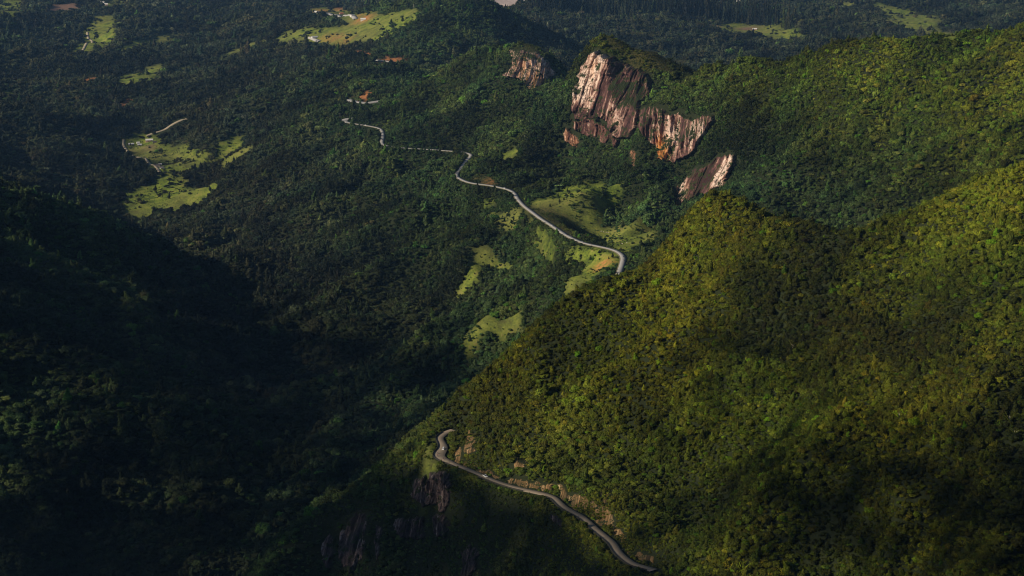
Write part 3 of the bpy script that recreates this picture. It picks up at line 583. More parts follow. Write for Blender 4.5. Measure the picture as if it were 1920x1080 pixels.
# ======================= TREES =======================
def crown_mesh(name, seed, kind, nleaf, leaf, core=2):
    r = np.random.default_rng(seed); lobes = []
    if kind == 'round':
        lobes = [(0, 0, .62, .66, .52)] + [(math.cos(a) * d, math.sin(a) * d, z, s, s * .78) for a, d, z, s in [(r.uniform(0, 6.28), r.uniform(.3, .58), r.uniform(.35, .95), r.uniform(.28, .46)) for _ in range(9)]]
    elif kind == 'tall':
        lobes = [(r.uniform(-.15, .15), r.uniform(-.15, .15), .5 + .32 * k, .62 - .09 * k, .42) for k in range(5)] + [(math.cos(a) * .4, math.sin(a) * .4, r.uniform(.4, 1.3), .3, .26) for a in r.uniform(0, 6.28, 5)]
    elif kind == 'flat':
        lobes = [(math.cos(a) * d, math.sin(a) * d, z, s, s * .42) for a, d, z, s in [(r.uniform(0, 6.28), r.uniform(.2, .72), r.uniform(.75, 1.05), r.uniform(.3, .45)) for _ in range(9)]]
    elif kind == 'star':        # open crown of radiating branches with leaves at their ends
        lobes = []
    elif kind == 'cone':
        lobes = [(0, 0, .45 + .5 * k, .52 - .085 * k, .4) for k in range(6)]
    Vl, Fl, Sh = [], [], []
    def quad(c, nn, s, asp, shv):
        a = np.cross(nn, r.normal(size=3)); a /= np.linalg.norm(a) + 1e-9; b = np.cross(nn, a) * asp
        k = len(Vl); Vl.extend([c - a * s, c - b * s + nn * s * .15, c + a * s, c + b * s - nn * s * .12]); Fl.append((k, k + 1, k + 2, k + 3)); Sh.extend([shv] * 4)
    if lobes:
        L = np.array(lobes); p = L[:, 3] ** 2; p /= p.sum()
        cnt = 0
        while cnt < nleaf:
            l = L[r.choice(len(L), p=p)]; d = r.normal(size=3); d /= np.linalg.norm(d)
            if d[2] < -.35: continue
            rad = r.uniform(.86, 1.12); c = l[:3] + d * np.array([l[3], l[3], l[4]]) * rad
            inn = (((c[0] - L[:, 0]) / L[:, 3]) ** 2 + ((c[1] - L[:, 1]) / L[:, 3]) ** 2 + ((c[2] - L[:, 2]) / L[:, 4]) ** 2 < .7).any()
            if inn: continue
            nn = d + r.normal(size=3) * .55; nn /= np.linalg.norm(nn)
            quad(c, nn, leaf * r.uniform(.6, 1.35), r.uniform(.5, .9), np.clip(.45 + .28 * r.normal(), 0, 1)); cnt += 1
        # inner bodies of the lobes
        bm = bmesh.new()
        for l in lobes:
            m = Matrix.Translation(l[:3]) @ Matrix.Diagonal((l[3] * .88, l[3] * .88, l[4] * .88, 1)); bmesh.ops.create_icosphere(bm, subdivisions=1 if core < 2 else 2, radius=1, matrix=m)
        for v in bm.verts: v.co += Vector(r.normal(size=3)) * .03
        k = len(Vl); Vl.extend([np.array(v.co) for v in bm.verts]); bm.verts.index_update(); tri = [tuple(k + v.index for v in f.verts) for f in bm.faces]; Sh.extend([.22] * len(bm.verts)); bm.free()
    else:
        tri = []; mb = MB(); ends = []
        for k in range(11):
            a = r.uniform(0, 6.28); d = r.uniform(.45, .95); h = r.uniform(.8, 1.35); e = (math.cos(a) * d, math.sin(a) * d, h)
            mb.tube([(0, 0, .15), (e[0] * .5, e[1] * .5, .35 + h * .38), e], [.045, .03, .012], 3); ends.append(e)
        for e in ends:
            for _ in range(max(4, nleaf // 16)):
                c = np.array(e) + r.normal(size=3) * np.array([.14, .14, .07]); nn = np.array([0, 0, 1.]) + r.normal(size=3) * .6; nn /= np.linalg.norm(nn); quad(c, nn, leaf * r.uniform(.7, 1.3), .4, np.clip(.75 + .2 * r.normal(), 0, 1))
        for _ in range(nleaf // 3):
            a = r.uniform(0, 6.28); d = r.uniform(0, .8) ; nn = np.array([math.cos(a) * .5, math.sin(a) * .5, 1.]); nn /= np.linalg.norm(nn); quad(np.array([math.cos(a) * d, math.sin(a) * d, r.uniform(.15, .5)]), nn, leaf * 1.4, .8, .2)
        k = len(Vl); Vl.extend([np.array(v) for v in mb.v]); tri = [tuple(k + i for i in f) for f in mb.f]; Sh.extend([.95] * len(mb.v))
    me = bpy.data.meshes.new(name); me.from_pydata([tuple(map(float, v)) for v in Vl], [], Fl + tri); me.update(); me.materials.append(MAT_LEAF)
    at = me.attributes.new('shade', 'FLOAT', 'POINT'); at.data.foreach_set('value', np.array(Sh, np.float32)); return me
NEAR = [crown_mesh('crown', 1, 'round', 330, .085), crown_mesh('crown', 2, 'round', 300, .1), crown_mesh('crown', 3, 'tall', 360, .085), crown_mesh('crown', 4, 'flat', 300, .09), crown_mesh('crown', 5, 'star', 120, .085), crown_mesh('crown', 12, 'round', 380, .075)]
FARM = [crown_mesh('crown', 6, 'round', 90, .15, 1), crown_mesh('crown', 7, 'round', 90, .17, 1), crown_mesh('crown', 8, 'tall', 110, .14, 1), crown_mesh('crown', 9, 'flat', 90, .15, 1), crown_mesh('crown', 10, 'cone', 100, .13, 1)]
def trunk_mesh(seed, pale=False):
    r = random.Random(seed); mb = MB(); mb.tube([(0, 0, -.45), (.02, .01, 0), (r.uniform(-.05, .05), .02, .35), (r.uniform(-.08, .08), r.uniform(-.05, .05), .75)], [.075, .055, .045, .02], 6)
    for k in range(4):
        a = r.uniform(0, 6.28); mb.tube([(0, 0, .25 + .08 * k), (.22 * math.cos(a), .22 * math.sin(a), .5 + .06 * k), (.42 * math.cos(a), .42 * math.sin(a), .7 + .05 * k)], [.03, .02, .008], 4)
    o = mb.build('trunk', MAT_PALEBARK if pale else MAT_BARK); me = o.data; bpy.data.objects.remove(o); return me
TRUNKS = [trunk_mesh(k, k == 4) for k in range(6)]

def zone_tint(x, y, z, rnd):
    """leaf colour of each tree: warm sunlight painted in as olive on the high ridges, cooler green in the valleys"""
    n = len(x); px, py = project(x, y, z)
    hi = np.where(y < 1800, sstep(-560, -420, z), sstep(-510, -385, z) * .9)                                   # high ridges, where warm sunlight is painted into the leaf colour
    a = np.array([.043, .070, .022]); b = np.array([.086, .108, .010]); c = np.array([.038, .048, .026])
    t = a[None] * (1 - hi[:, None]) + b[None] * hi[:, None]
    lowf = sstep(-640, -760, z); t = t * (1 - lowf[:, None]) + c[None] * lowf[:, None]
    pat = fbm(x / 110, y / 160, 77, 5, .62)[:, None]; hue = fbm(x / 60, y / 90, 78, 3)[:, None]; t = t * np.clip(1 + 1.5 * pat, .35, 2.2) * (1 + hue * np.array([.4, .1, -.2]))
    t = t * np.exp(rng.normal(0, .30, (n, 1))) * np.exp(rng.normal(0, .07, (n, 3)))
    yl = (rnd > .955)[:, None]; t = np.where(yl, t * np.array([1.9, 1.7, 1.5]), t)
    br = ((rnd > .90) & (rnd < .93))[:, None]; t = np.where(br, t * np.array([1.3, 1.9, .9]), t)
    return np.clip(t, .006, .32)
# candidate spots on jittered grids, coarser with distance
bands = [(700, 1250, 2.95), (1250, 1750, 3.2), (1750, 2400, 5.2), (2400, 3200, 5.4), (3200, 4400, 7.0), (4400, 6000, 9.5), (6000, 9800, 13.0)]
T = []
for y0, y1, s in bands:
    ys = np.arange(y0, y1, s * .94)
    for yy in ys:
        hw_ = yy * .325 + 15; xs = np.arange(-hw_, hw_, s); k = len(xs)
        T.append(np.stack([xs + rng.uniform(-.5, .5, k) * s + (int(yy / s) % 2) * s / 2, yy + rng.uniform(-.5, .5, k) * s, np.full(k, s)], 1))
T = np.concatenate(T)
_sl = np.hypot((ground(T[:, 0] + 5, T[:, 1]) - ground(T[:, 0] - 5, T[:, 1])) / 10, (ground(T[:, 0], T[:, 1] + 5) - ground(T[:, 0], T[:, 1] - 5)) / 10)
for lim in (.55, .9, 1.3, 1.8):                # steep ground carries more crowns per map area
    E_ = T[_sl > lim].copy(); E_[:, :2] += rng.uniform(-.6, .6, (len(E_), 2)) * E_[:, 2:3]; T = np.concatenate([T, E_]); _sl = np.r_[_sl, np.zeros(len(E_))]
for W in WPOLY['heath'][:4]:
    x0, y0 = W[:, :2].min(0); x1, y1 = W[:, :2].max(0); hx_, hy_ = np.meshgrid(np.arange(x0, x1, 2.6), np.arange(y0, y1, 2.6)); hx_ = hx_.ravel() + rng.uniform(-1.2, 1.2, hx_.size); hy_ = hy_.ravel() + rng.uniform(-1.2, 1.2, hy_.size)
    m = inside(hx_, hy_, W); T = np.concatenate([T, np.stack([hx_[m], hy_[m], np.full(m.sum(), 2.1)], 1)])
XT = []
for W in WPOLY['pasture']:
    if W[:, 1].mean() > 4800: continue
    x0, y0 = W[:, :2].min(0); x1, y1 = W[:, :2].max(0); hx_, hy_ = np.meshgrid(np.arange(x0, x1, 5.5), np.arange(y0 - 15, y1, 5.5)); hx_ = hx_.ravel() + rng.uniform(-2.5, 2.5, hx_.size); hy_ = hy_.ravel() + rng.uniform(-2.5, 2.5, hy_.size)
    XT.append(np.stack([hx_, hy_, np.full(len(hx_), 2.7)], 1)[rng.random(len(hx_)) < .12 + .6 * sstep(.02, .3, fbm(hx_ / 30, hy_ / 45, 99, 4))])
for ln, nn_, sp, ts_ in ((near_road, 11000, 20, 1.9), (mid_road, 9000, 22, 2.8)):         # scrub along the road banks
    k_ = rng.integers(0, len(ln), nn_); XT.append(np.stack([ln[k_, 0] + rng.uniform(-sp, sp, nn_), ln[k_, 1] + rng.uniform(-sp, sp, nn_), np.full(nn_, ts_)], 1))
XT = np.concatenate(XT); T = np.concatenate([T, XT])
tx, ty, ts = T.T; tz = ground(tx, ty)
# keep those that can be seen, or nearly
j = np.clip(np.searchsorted(US, tx / ty) - 1, 0, len(US) - 2); i = np.clip(((np.log(ty) - QS[0]) / DQ).astype(int), 0, len(QS) - 1)
vis = (tz + 26 + ts * 1.2) / ty >= np.minimum(VS[i, j], VS[i, j + 1])
px, py = project(tx, ty, tz); vis &= (py > -60) & (py < 1190) & (px > -190) & (px < 2110)
T = T[vis]; tx, ty, ts = T.T; tz = ground(tx, ty)
keep = ~(in_any('pale', tx, ty, True, ts * .85) | in_any('plough', tx, ty) | in_any('soil', tx, ty, True, ts * .85))
pas = in_any('pasture', tx, ty, True, ts * .85); pn = fbm(tx / 24, ty / 40, 87, 3); keep &= ~pas | (rng.random(len(tx)) < .012 + .55 * sstep(.16, .34, pn)) | (ts == 2.7)
hea = in_any('heath', tx, ty); hn = fbm(tx / 30, ty / 30, 88, 3); keep &= ~hea | (hn > .06) | (ts < 2.5) 
for ln, w in ROADS:
    d, _ = line_dist(tx, ty, ln); keep &= d > w + .8 + ts * .32 + ty * .0002
# trees between the lens and the road stay lower than the line of sight
def clear_front(ln, reach, w):
    d, zr = line_dist(tx, ty, ln); ppx, ppy = project(tx, ty, tz + ts * 1.15)
    X, Yp = project(ln[:, 0], ln[:, 1], ln[:, 2]); 
    ok = np.ones(len(tx), bool); m = (d < reach)
    o = np.argsort(X)
    for k in np.where(m)[0]:
        b = np.abs(X - ppx[k]) < 4
        if b.any():
            rr = Yp[b]; base = py2[k]
            if (ppy[k] < rr.max() + 1.5) and (base > rr.max() - 1): ok[k] = False
    return ok
px2, py2 = project(tx, ty, tz)
vis_near = clear_front(near_road, 60, 4)
mk1 = clear_front(mid_road[near_idx(mid_road, 1168, 492):near_idx(mid_road, 830, 281)], 60, 4) | (rng.random(len(tx)) < .06)
mk2 = clear_front(mid_road[near_idx(mid_road, 715, 270):], 60, 4)
# bare rock
rk = np.zeros(len(tx), bool)
from_cells = set()
for gx_, gy_ in ROCKS:
    cs = 4.0 if gy_.mean() > 2000 else 2.0
    cells = set(zip((gx_ / cs).astype(int).tolist(), (gy_ / cs).astype(int).tolist()))
    bx = (tx > gx_.min() - 4) & (tx < gx_.max() + 4) & (ty > gy_.min() - 4) & (ty < gy_.max() + 4)
    for k in np.where(bx)[0]:
        if (int(tx[k] / cs), int(ty[k] / cs)) in cells: rk[k] = True
mossn = fbm(tx / 34, ty / 34, 91, 3)
keep &= ~rk | (mossn > .12)
_gap = inside(px2, py2, [(846,300),(868,296),(872,322),(850,334)]) & (ty > 2800); keep &= ~((px2 < 640) & (ty < 3100) & (tz < -540) & (rng.random(len(tx)) < .38)); mk3 = clear_front(far_road, 110, 6)
for ln, w in ROADS[3:]: mk3 &= clear_front(ln, 90, 6)
low_ = ~(vis_near & mk1 & mk2 & mk3) & ~_gap; gap_ = _gap[keep]; low_ = low_[keep]; T = T[keep]; tx, ty, ts = T.T; tz = ground(tx, ty); hea = hea[keep]; rk = rk[keep]; pas = pas[keep]
n = len(tx); rnd = rng.random(n); sc = ts * .62 * np.exp(rng.normal(0, .38, n)); sc = np.clip(sc, ts * .3, ts * 1.45)
sc = sc * (1 + .5 * fbm(tx / 45, ty / 45, 83, 3)); sc = np.where(hea | rk, np.minimum(sc * .6, 3.0), sc); sc = np.where(pas, sc * .7, sc); sc = np.where((ty < 1750) & ~rk, sc, sc)
dr = np.full(n, 1e9)
for ln, w in ROADS[:2]:
    d, _ = line_dist(tx, ty, ln); dr = np.minimum(dr, d)
sc = np.where(dr < 22, sc * .8, sc); big_ = (project(tx, ty, tz)[0] < 640) & (ty < 3100) & (tz < -540); sc = np.where(big_, sc * 1.38, sc); sc = np.where(low_, np.minimum(sc * .35, 1.1), sc)
for pl_, yy_ in ROCKPOLY:
    _x, _y = project(tx, ty, tz); sc = np.where(inside(_x, _y - 6, pl_) & (ty > yy_) & (ty < yy_ + 400), np.minimum(sc, 2.6), sc)
sc = np.where(gap_, np.where(ty > 2800, 4.6, 2.4), sc)
scrub = inside(*project(tx, ty, tz), [(560,860),(760,868),(830,880),(960,930),(1100,1000),(1150,1100),(480,1110),(560,980),(730,880)]) & (ty < 1420); scn = fbm(tx / 22, ty / 30, 66, 4)
sc = np.where(scrub & (scn < .05), sc * .5, sc)
near = ty < 2600
kind = np.where(near, rng.choice([0, 1, 2, 3, 4, 5], n, p=[.25, .23, .12, .07, .12, .21]), 6 + rng.choice([0, 1, 2, 3], n, p=[.42, .36, .14, .08]))
ppx, ppy = project(tx, ty, tz)
plant = ((ppx > 1190) & (ppx < 1480) & (ppy > 8 + (ppx - 1190) * .12) & (ppy < 20 + (ppx - 1190) * .13) & (ty > 6000)) | (inside(ppx, ppy, [(1000,6),(1190,14),(1190,34),(1010,22)]) & (ty > 6000))
kind = np.where(plant, 10, kind)
kind = np.where((kind == 4) & (tz < -560), 0, kind)
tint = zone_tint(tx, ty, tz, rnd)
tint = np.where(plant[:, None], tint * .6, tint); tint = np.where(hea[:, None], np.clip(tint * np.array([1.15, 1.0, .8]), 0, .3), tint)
kind = np.where((hea | rk) & ((kind == 2) | (kind == 8)), 6, kind)
tint = np.where((kind == 4)[:, None], np.clip(tint * np.array([1.7, 1.55, 1.5]), 0, .34), tint)
rot = np.stack([rng.normal(0, .09, n), rng.normal(0, .09, n), rng.uniform(0, 6.283, n)], 1)
hgt = np.where(plant, 1.9, rng.uniform(.65, 1.15, n))
scv = np.stack([sc, sc, sc * hgt], 1); zoff = tz - sc * .2 + rng.uniform(-.3, .35, n) * sc * ~low_
print('trees', n, 'near', int(near.sum()), np.bincount(kind), flush=True)
# individuals: the 300 that show largest
size_px = sc / ty; S = VS[i[vis][keep] if False else np.clip(((np.log(ty) - QS[0]) / DQ).astype(int), 0, len(QS) - 1), np.clip(np.searchsorted(US, tx / ty) - 1, 0, len(US) - 2)]
seen = ((tz + sc * 1.2) / ty >= S) & (ppx > 8) & (ppx < 1912) & (ppy > 10) & (ppy < 1076)
cand = np.where(seen)[0]; cand = cand[np.argsort(-size_px[cand])][:300]
LBL = {0: 'rounded dense forest tree', 1: 'broad lumpy forest tree', 2: 'tall uneven forest tree', 3: 'flat topped spreading forest tree', 4: 'open pale branched tree', 5: 'finely leaved rounded forest tree'}
PROTO = {}
def make_tree(k, loc, s3, r3, tn, nm, label, cat, group):
    root = empty(nm, loc); root.rotation_euler = r3; root.scale = s3; tag(root, label, cat, group)
    cme = (NEAR + FARM)[k]
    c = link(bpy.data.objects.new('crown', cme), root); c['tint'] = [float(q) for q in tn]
    link(bpy.data.objects.new('trunk', TRUNKS[k % 6]), root)
    if k not in PROTO: PROTO[k] = c
    return root
def where(a, b): return ('low' if b > 860 else 'high' if b < 500 else 'halfway') + (' on the dark left slope' if a < 800 else ' on the steep right slope')
for k in cand:
    kk = int(kind[k]) if kind[k] < 6 else 0
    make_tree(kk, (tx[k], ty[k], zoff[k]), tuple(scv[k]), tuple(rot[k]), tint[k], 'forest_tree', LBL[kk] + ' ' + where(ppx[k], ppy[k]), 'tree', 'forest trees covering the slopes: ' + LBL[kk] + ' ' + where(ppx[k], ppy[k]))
rest = np.ones(n, bool); rest[cand] = False
# lone trees and shrubs scattered on the pastures
def lone(poly, cnt, label, group, seed, s0=4.0):
    r = np.random.default_rng(seed); W = WPOLY['pasture'][poly]; k = 0; tries = 0
    while k < cnt and tries < 4000:
        tries += 1; x = r.uniform(W[:, 0].min(), W[:, 0].max()); y = r.uniform(W[:, 1].min(), W[:, 1].max())
        if not inside(np.array([x]), np.array([y]), W)[0]: continue
        z = float(ground(x, y)); s = s0 * r.uniform(.6, 1.3)
        tn = np.array([.035, .055, .022]) * r.uniform(.6, 1.5)
        make_tree(6 + k % 4, (x, y, z - .2 * s), (s, s, s * 1.1), (0, 0, r.uniform(0, 6)), tn, 'pasture_tree', label, 'tree', group); k += 1
lone(0, 15, 'dark lone tree on the upper valley pasture by the curved track', 'lone trees on the upper valley pasture', 1, 4.5)
lone(2, 5, 'dark lone tree on the small pasture right of the track', 'lone trees on the small right valley pasture', 2, 4.5)
lone(3, 14, 'dark lone tree on the lowest valley pasture', 'lone trees on the lowest valley pasture', 3, 4.5)
lone(4, 22, 'lone tree on the green pasture below the cliffs', 'lone trees on the pasture below the cliffs', 4, 3.6)
lone(5, 14, 'lone tree on the grassy flat behind the road bend', 'lone trees on the flat behind the road bend', 5, 3.4)
lone(6, 8, 'small tree on the grass bank below the road bend', 'small trees on the bank below the road', 6, 2.6)
lone(22, 6, 'dark shrub on the far bare green hill', 'shrubs on the far green hill', 8, 9)
for k in range(6, 11):
    if k not in PROTO: make_tree(k, (tx[-1] if k == 10 else float(WPOLY['pasture'][3][:, 0].mean()) + (k - 8) * 12, ty[-1] if k == 10 else float(WPOLY['pasture'][3][:, 1].mean()), 0), (5, 5, 8), (0, 0, 0), (.03, .05, .02), 'plantation_tree', 'dark narrow conifer at the far plantation edge', 'tree', None)
for k in range(6):
    if k not in PROTO: make_tree(k, (tx[k], ty[k], zoff[k]), tuple(scv[k]), tuple(rot[k]), tint[k], 'forest_tree', LBL[k] + ' on the near slope', 'tree', 'forest trees: ' + LBL[k])
for o in bpy.data.objects:
    if o.name.startswith('plantation_tree'):
        q = np.where(plant)[0]; q = q[0] if len(q) else 0; o.location = (tx[q], ty[q], zoff[q])

# shared node group that sets one crown on every point
ng = bpy.data.node_groups.new('plant_crowns', 'GeometryNodeTree')
ng.interface.new_socket('Geometry', in_out='INPUT', socket_type='NodeSocketGeometry'); ng.interface.new_socket('Geometry', in_out='OUTPUT', socket_type='NodeSocketGeometry')
N = ng.nodes; gi = N.new('NodeGroupInput'); go = N.new('NodeGroupOutput')
mtp = N.new('GeometryNodeMeshToPoints'); ng.links.new(gi.outputs[0], mtp.inputs[0])
gti = N.new('GeometryNodeGeometryToInstance')
for k in reversed(range(11)):
    oi = N.new('GeometryNodeObjectInfo'); oi.transform_space = 'ORIGINAL'; oi.inputs['Object'].default_value = PROTO[k]; oi.inputs['As Instance'].default_value = False
    g1 = N.new('GeometryNodeGeometryToInstance'); ng.links.new(oi.outputs['Geometry'], g1.inputs[0]); ng.links.new(g1.outputs[0], gti.inputs[0])
# join of eleven single instances, picked by index
jn = N.new('GeometryNodeJoinGeometry'); N.remove(gti)
g1s = [q for q in N if q.bl_idname == 'GeometryNodeGeometryToInstance']
for q in g1s: ng.links.new(q.outputs[0], jn.inputs[0])
def named(nm, typ):
    q = N.new('GeometryNodeInputNamedAttribute'); q.data_type = typ; q.inputs['Name'].default_value = nm
    return next(s for s in q.outputs if s.enabled and s.name == 'Attribute')
iop = N.new('GeometryNodeInstanceOnPoints'); ng.links.new(mtp.outputs[0], iop.inputs['Points']); ng.links.new(jn.outputs[0], iop.inputs['Instance'])
iop.inputs['Pick Instance'].default_value = True
ng.links.new(named('kind', 'INT'), iop.inputs['Instance Index']); ng.links.new(named('rot', 'FLOAT_VECTOR'), iop.inputs['Rotation']); ng.links.new(named('scl', 'FLOAT_VECTOR'), iop.inputs['Scale'])
ng.links.new(iop.outputs[0], go.inputs[0])
def forest_obj(name, m, label, cat):
    me = bpy.data.meshes.new(name); P3 = np.stack([tx, ty, zoff], 1)[m].astype(np.float32); me.vertices.add(len(P3)); me.vertices.foreach_set('co', P3.ravel()); me.update()
    o = link(bpy.data.objects.new(name, me)); me.materials.append(MAT_LEAF)
    a = me.attributes.new('kind', 'INT', 'POINT'); a.data.foreach_set('value', kind[m].astype(np.int32))
    fattr(o, 'rot', rot[m], 'FLOAT_VECTOR'); fattr(o, 'scl', scv[m], 'FLOAT_VECTOR')
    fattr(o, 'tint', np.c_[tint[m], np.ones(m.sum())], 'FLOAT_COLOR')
    md = o.modifiers.new('crowns', 'NODES'); md.node_group = ng; tag(o, label, cat, kind='stuff'); return o
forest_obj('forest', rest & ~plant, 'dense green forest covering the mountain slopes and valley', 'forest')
if (plant & rest).any(): forest_obj('tree_plantation', rest & plant, 'dark rows of planted conifers on the far valley floor', 'plantation')
# ======================= UNSEEN PUFF BANKS ADDED TO SHADE THE LAND =======================
mc = M('shade_cloud', 1.0, 0); mc.color((.85, .86, .88)); MAT_SHADE_CLOUD = mc.m
def shade_cloud(regions, h, label, seed, jit=60, rad=16, feather=60):
    """a bank of puffs hanging above the camera's height, up the sun's direction from the given stretch of ground"""
    r = np.random.default_rng(seed); bm = bmesh.new(); bmesh.ops.create_icosphere(bm, subdivisions=1, radius=1); U = np.array([v.co for v in bm.verts]); Fi = np.array([[v.index for v in f.verts] for f in bm.faces]); bm.free()
    Vs, Fs, k = [], [], 0
    for poly, cov in regions:
        W = cast([p[0] for p in poly], [p[1] for p in poly]); t = (h - W[:, 2]) / SDIR.z; C = W[:, :2] + np.outer(t, [SDIR.x, SDIR.y])
        x0, y0 = C.min(0); x1, y1 = C.max(0); s = rad * .95
        gx, gy = np.meshgrid(np.arange(x0 - 120, x1 + 120, s), np.arange(y0 - 120, y1 + 120, s)); gx = gx.ravel() + r.uniform(-.4, .4, gx.size) * s; gy = gy.ravel() + r.uniform(-.4, .4, gy.size) * s
        wob = fbm(gx / 260, gy / 260, seed, 4)
        cxm, cym = C.mean(0); jx = gx + wob * jit; jy = gy + fbm(gx / 260, gy / 260, seed + 9, 4) * jit
        de = np.full(len(gx), 1e9)
        for a_, b_ in zip(C, np.roll(C, -1, 0)):
            d_ = b_ - a_; tt = np.clip(((jx - a_[0]) * d_[0] + (jy - a_[1]) * d_[1]) / (d_ @ d_), 0, 1); de = np.minimum(de, np.hypot(jx - a_[0] - tt * d_[0], jy - a_[1] - tt * d_[1]))
        m = inside(jx, jy, C) & (r.random(len(gx)) < cov * sstep(0, feather, de) * (1 + (.5 if cov > .3 else 0) * fbm(gx / 150, gy / 150, seed + 3, 3)))
        for px_, py_ in zip(gx[m], gy[m]):
            q = rad * r.uniform(.65, 1.25) * 1; D = U * (1 + .18 * r.normal(size=(len(U), 1))) * np.array([q, q, q * .55]); D[:, 2] = np.maximum(D[:, 2], -q * .2)
            Vs.append(D + [px_, py_, h + r.uniform(0, 40)]); Fs.append(Fi + k); k += len(U)
    o = mesh_np('shade_cloud', np.concatenate(Vs), np.concatenate(Fs), MAT_SHADE_CLOUD, smooth=True); tag(o, label, 'shade_cloud'); print(label, len(Vs), flush=True); return o
SHADE_CLOUDS = [
 ([([(-700,300),(0,335),(160,395),(310,480),(500,545),(620,620),(790,740),(800,830),(600,960),(440,1150),(-700,1150)], .56)], 560, 130, 300, 'wide unseen puff bank added to shade the left valley'),
 ([([(500,985),(700,900),(800,900),(870,925),(960,965),(1060,1015),(1100,1040),(1150,1062),(1240,1090),(1240,1300),(400,1300)], .75)], 520, 25, 35, 'low unseen puffs added to shade the rocky spur'),
 ([([(440,600),(620,600),(760,580),(900,660),(900,760),(820,800),(700,860),(580,800)], .26), ([(-300,170),(60,180),(230,220),(225,420),(120,420),(-300,345)], .35)], 620, 100, 120, 'broken unseen puffs added to shade the valley head'),
 ([([(1200,860),(1500,760),(1750,800),(2100,760),(2400,1500),(1050,1500),(1080,1020)], .38), ([(980,720),(1180,540),(1500,620),(1700,800),(1450,960),(1150,880)], .10)], 480, 15, 110, 'scattered unseen puffs added to shade the near ridge'),

 ([([(1330,270),(1450,262),(1640,250),(1800,225),(1990,215),(1990,300),(1760,400),(1600,450),(1400,420)], .11)], 470, 25, 150, 'thin unseen puffs added to shade the saddle behind the near ridge'),
]
for i_, (rg, h_, jt_, fe_, lb) in enumerate(SHADE_CLOUDS): shade_cloud(rg, h_, lb, 300 + i_, jit=jt_, feather=fe_, rad=16 if i_ < 3 else 8)
# ======================= HAZE =======================
hz = MB().box((0, 8500, -450), (41000, 25000, 956)).build('haze', MAT_SHADE_CLOUD); hz.data.materials.clear()
hm_ = bpy.data.materials.new('haze_air'); hm_.use_nodes = True; t_ = hm_.node_tree; t_.nodes.remove(t_.nodes['Principled BSDF'])
pv = t_.nodes.new('ShaderNodeVolumePrincipled'); pv.inputs['Color'].default_value = (.27, .55, 1.0, 1); pv.inputs['Density'].default_value = HAZE_D; pv.inputs['Anisotropy'].default_value = 0.1
t_.links.new(pv.outputs[0], t_.nodes['Material Output'].inputs['Volume']); hz.data.materials.append(hm_); tag(hz, 'thin blue air over the valleys', kind='stuff')

# ======================= THINGS ON AND BESIDE THE ROADS =======================
def skinned(name, pts, edges, radii, mat, parent=None, sub=1):
    me = bpy.data.meshes.new(name); me.from_pydata(pts, edges, []); me.update(); o = link(bpy.data.objects.new(name, me))
    o.modifiers.new('skin', 'SKIN'); ss = o.modifiers.new('sub', 'SUBSURF'); ss.levels = sub
    for v, rr in zip(me.skin_vertices[0].data, radii): v.radius = (rr, rr) if not isinstance(rr, tuple) else rr
    me.skin_vertices[0].data[0].use_root = True
    dg = bpy.context.evaluated_depsgraph_get(); m2 = bpy.data.meshes.new_from_object(o.evaluated_get(dg)); bpy.data.objects.remove(o); m2.name = name
    m2.materials.clear(); m2.materials.append(mat); m2.polygons.foreach_set('use_smooth', [True] * len(m2.polygons)); return link(bpy.data.objects.new(name, m2), parent)
GLASS = flat('dark_window_glass', (.02, .025, .03), .08, .6, var=.05); RUBBER = flat('tyre_rubber', (.02, .02, .02), .9, .1); CHROME = flat('wheel_metal', (.5, .5, .52), .3, .5, .8)
LAMPW = flat('clear_lamp_glass', (.8, .8, .75), .15, .6); LAMPR = flat('red_lamp_glass', (.45, .02, .02), .2, .6)
WHITE = flat('white_car_paint', (.78, .79, .8), .25, .5, var=.03); SILVER = flat('silver_car_paint', (.45, .46, .48), .3, .5, .3, .04); BLACKP = flat('black_car_paint', (.03, .03, .035), .25, .5, var=.05); REDP = flat('red_car_paint', (.4, .03, .03), .3, .5, var=.05)
STEEL = flat('galvanised_steel', (.3, .3, .3), .6, .4, .3); DARKPOLE = flat('dark_steel_pole', (.05, .05, .05), .7, .3)
SKIN = flat('skin', (.42, .26, .18), .7); JACK = flat('black_jacket', (.03, .03, .035), .8); JEAN = flat('blue_jeans', (.06, .08, .14), .9); HELM = flat('helmet_shell', (.5, .5, .52), .25, .5); REDC = flat('red_jacket', (.4, .04, .03), .8)
def wheel(parent, x, y, r_=.32, w=.22):
    o = empty('wheel', (x, y, r_)); o.parent = parent
    MB().tube([(0, -w / 2, 0), (0, -w * .3, 0), (0, w * .3, 0), (0, w / 2, 0)], [r_ * .92, r_, r_, r_ * .92], 16).build('tyre', RUBBER, o)
    MB().tube([(0, -w / 2 - .012, 0), (0, w / 2 + .012, 0)], r_ * .6, 12).build('rim', CHROME, o)
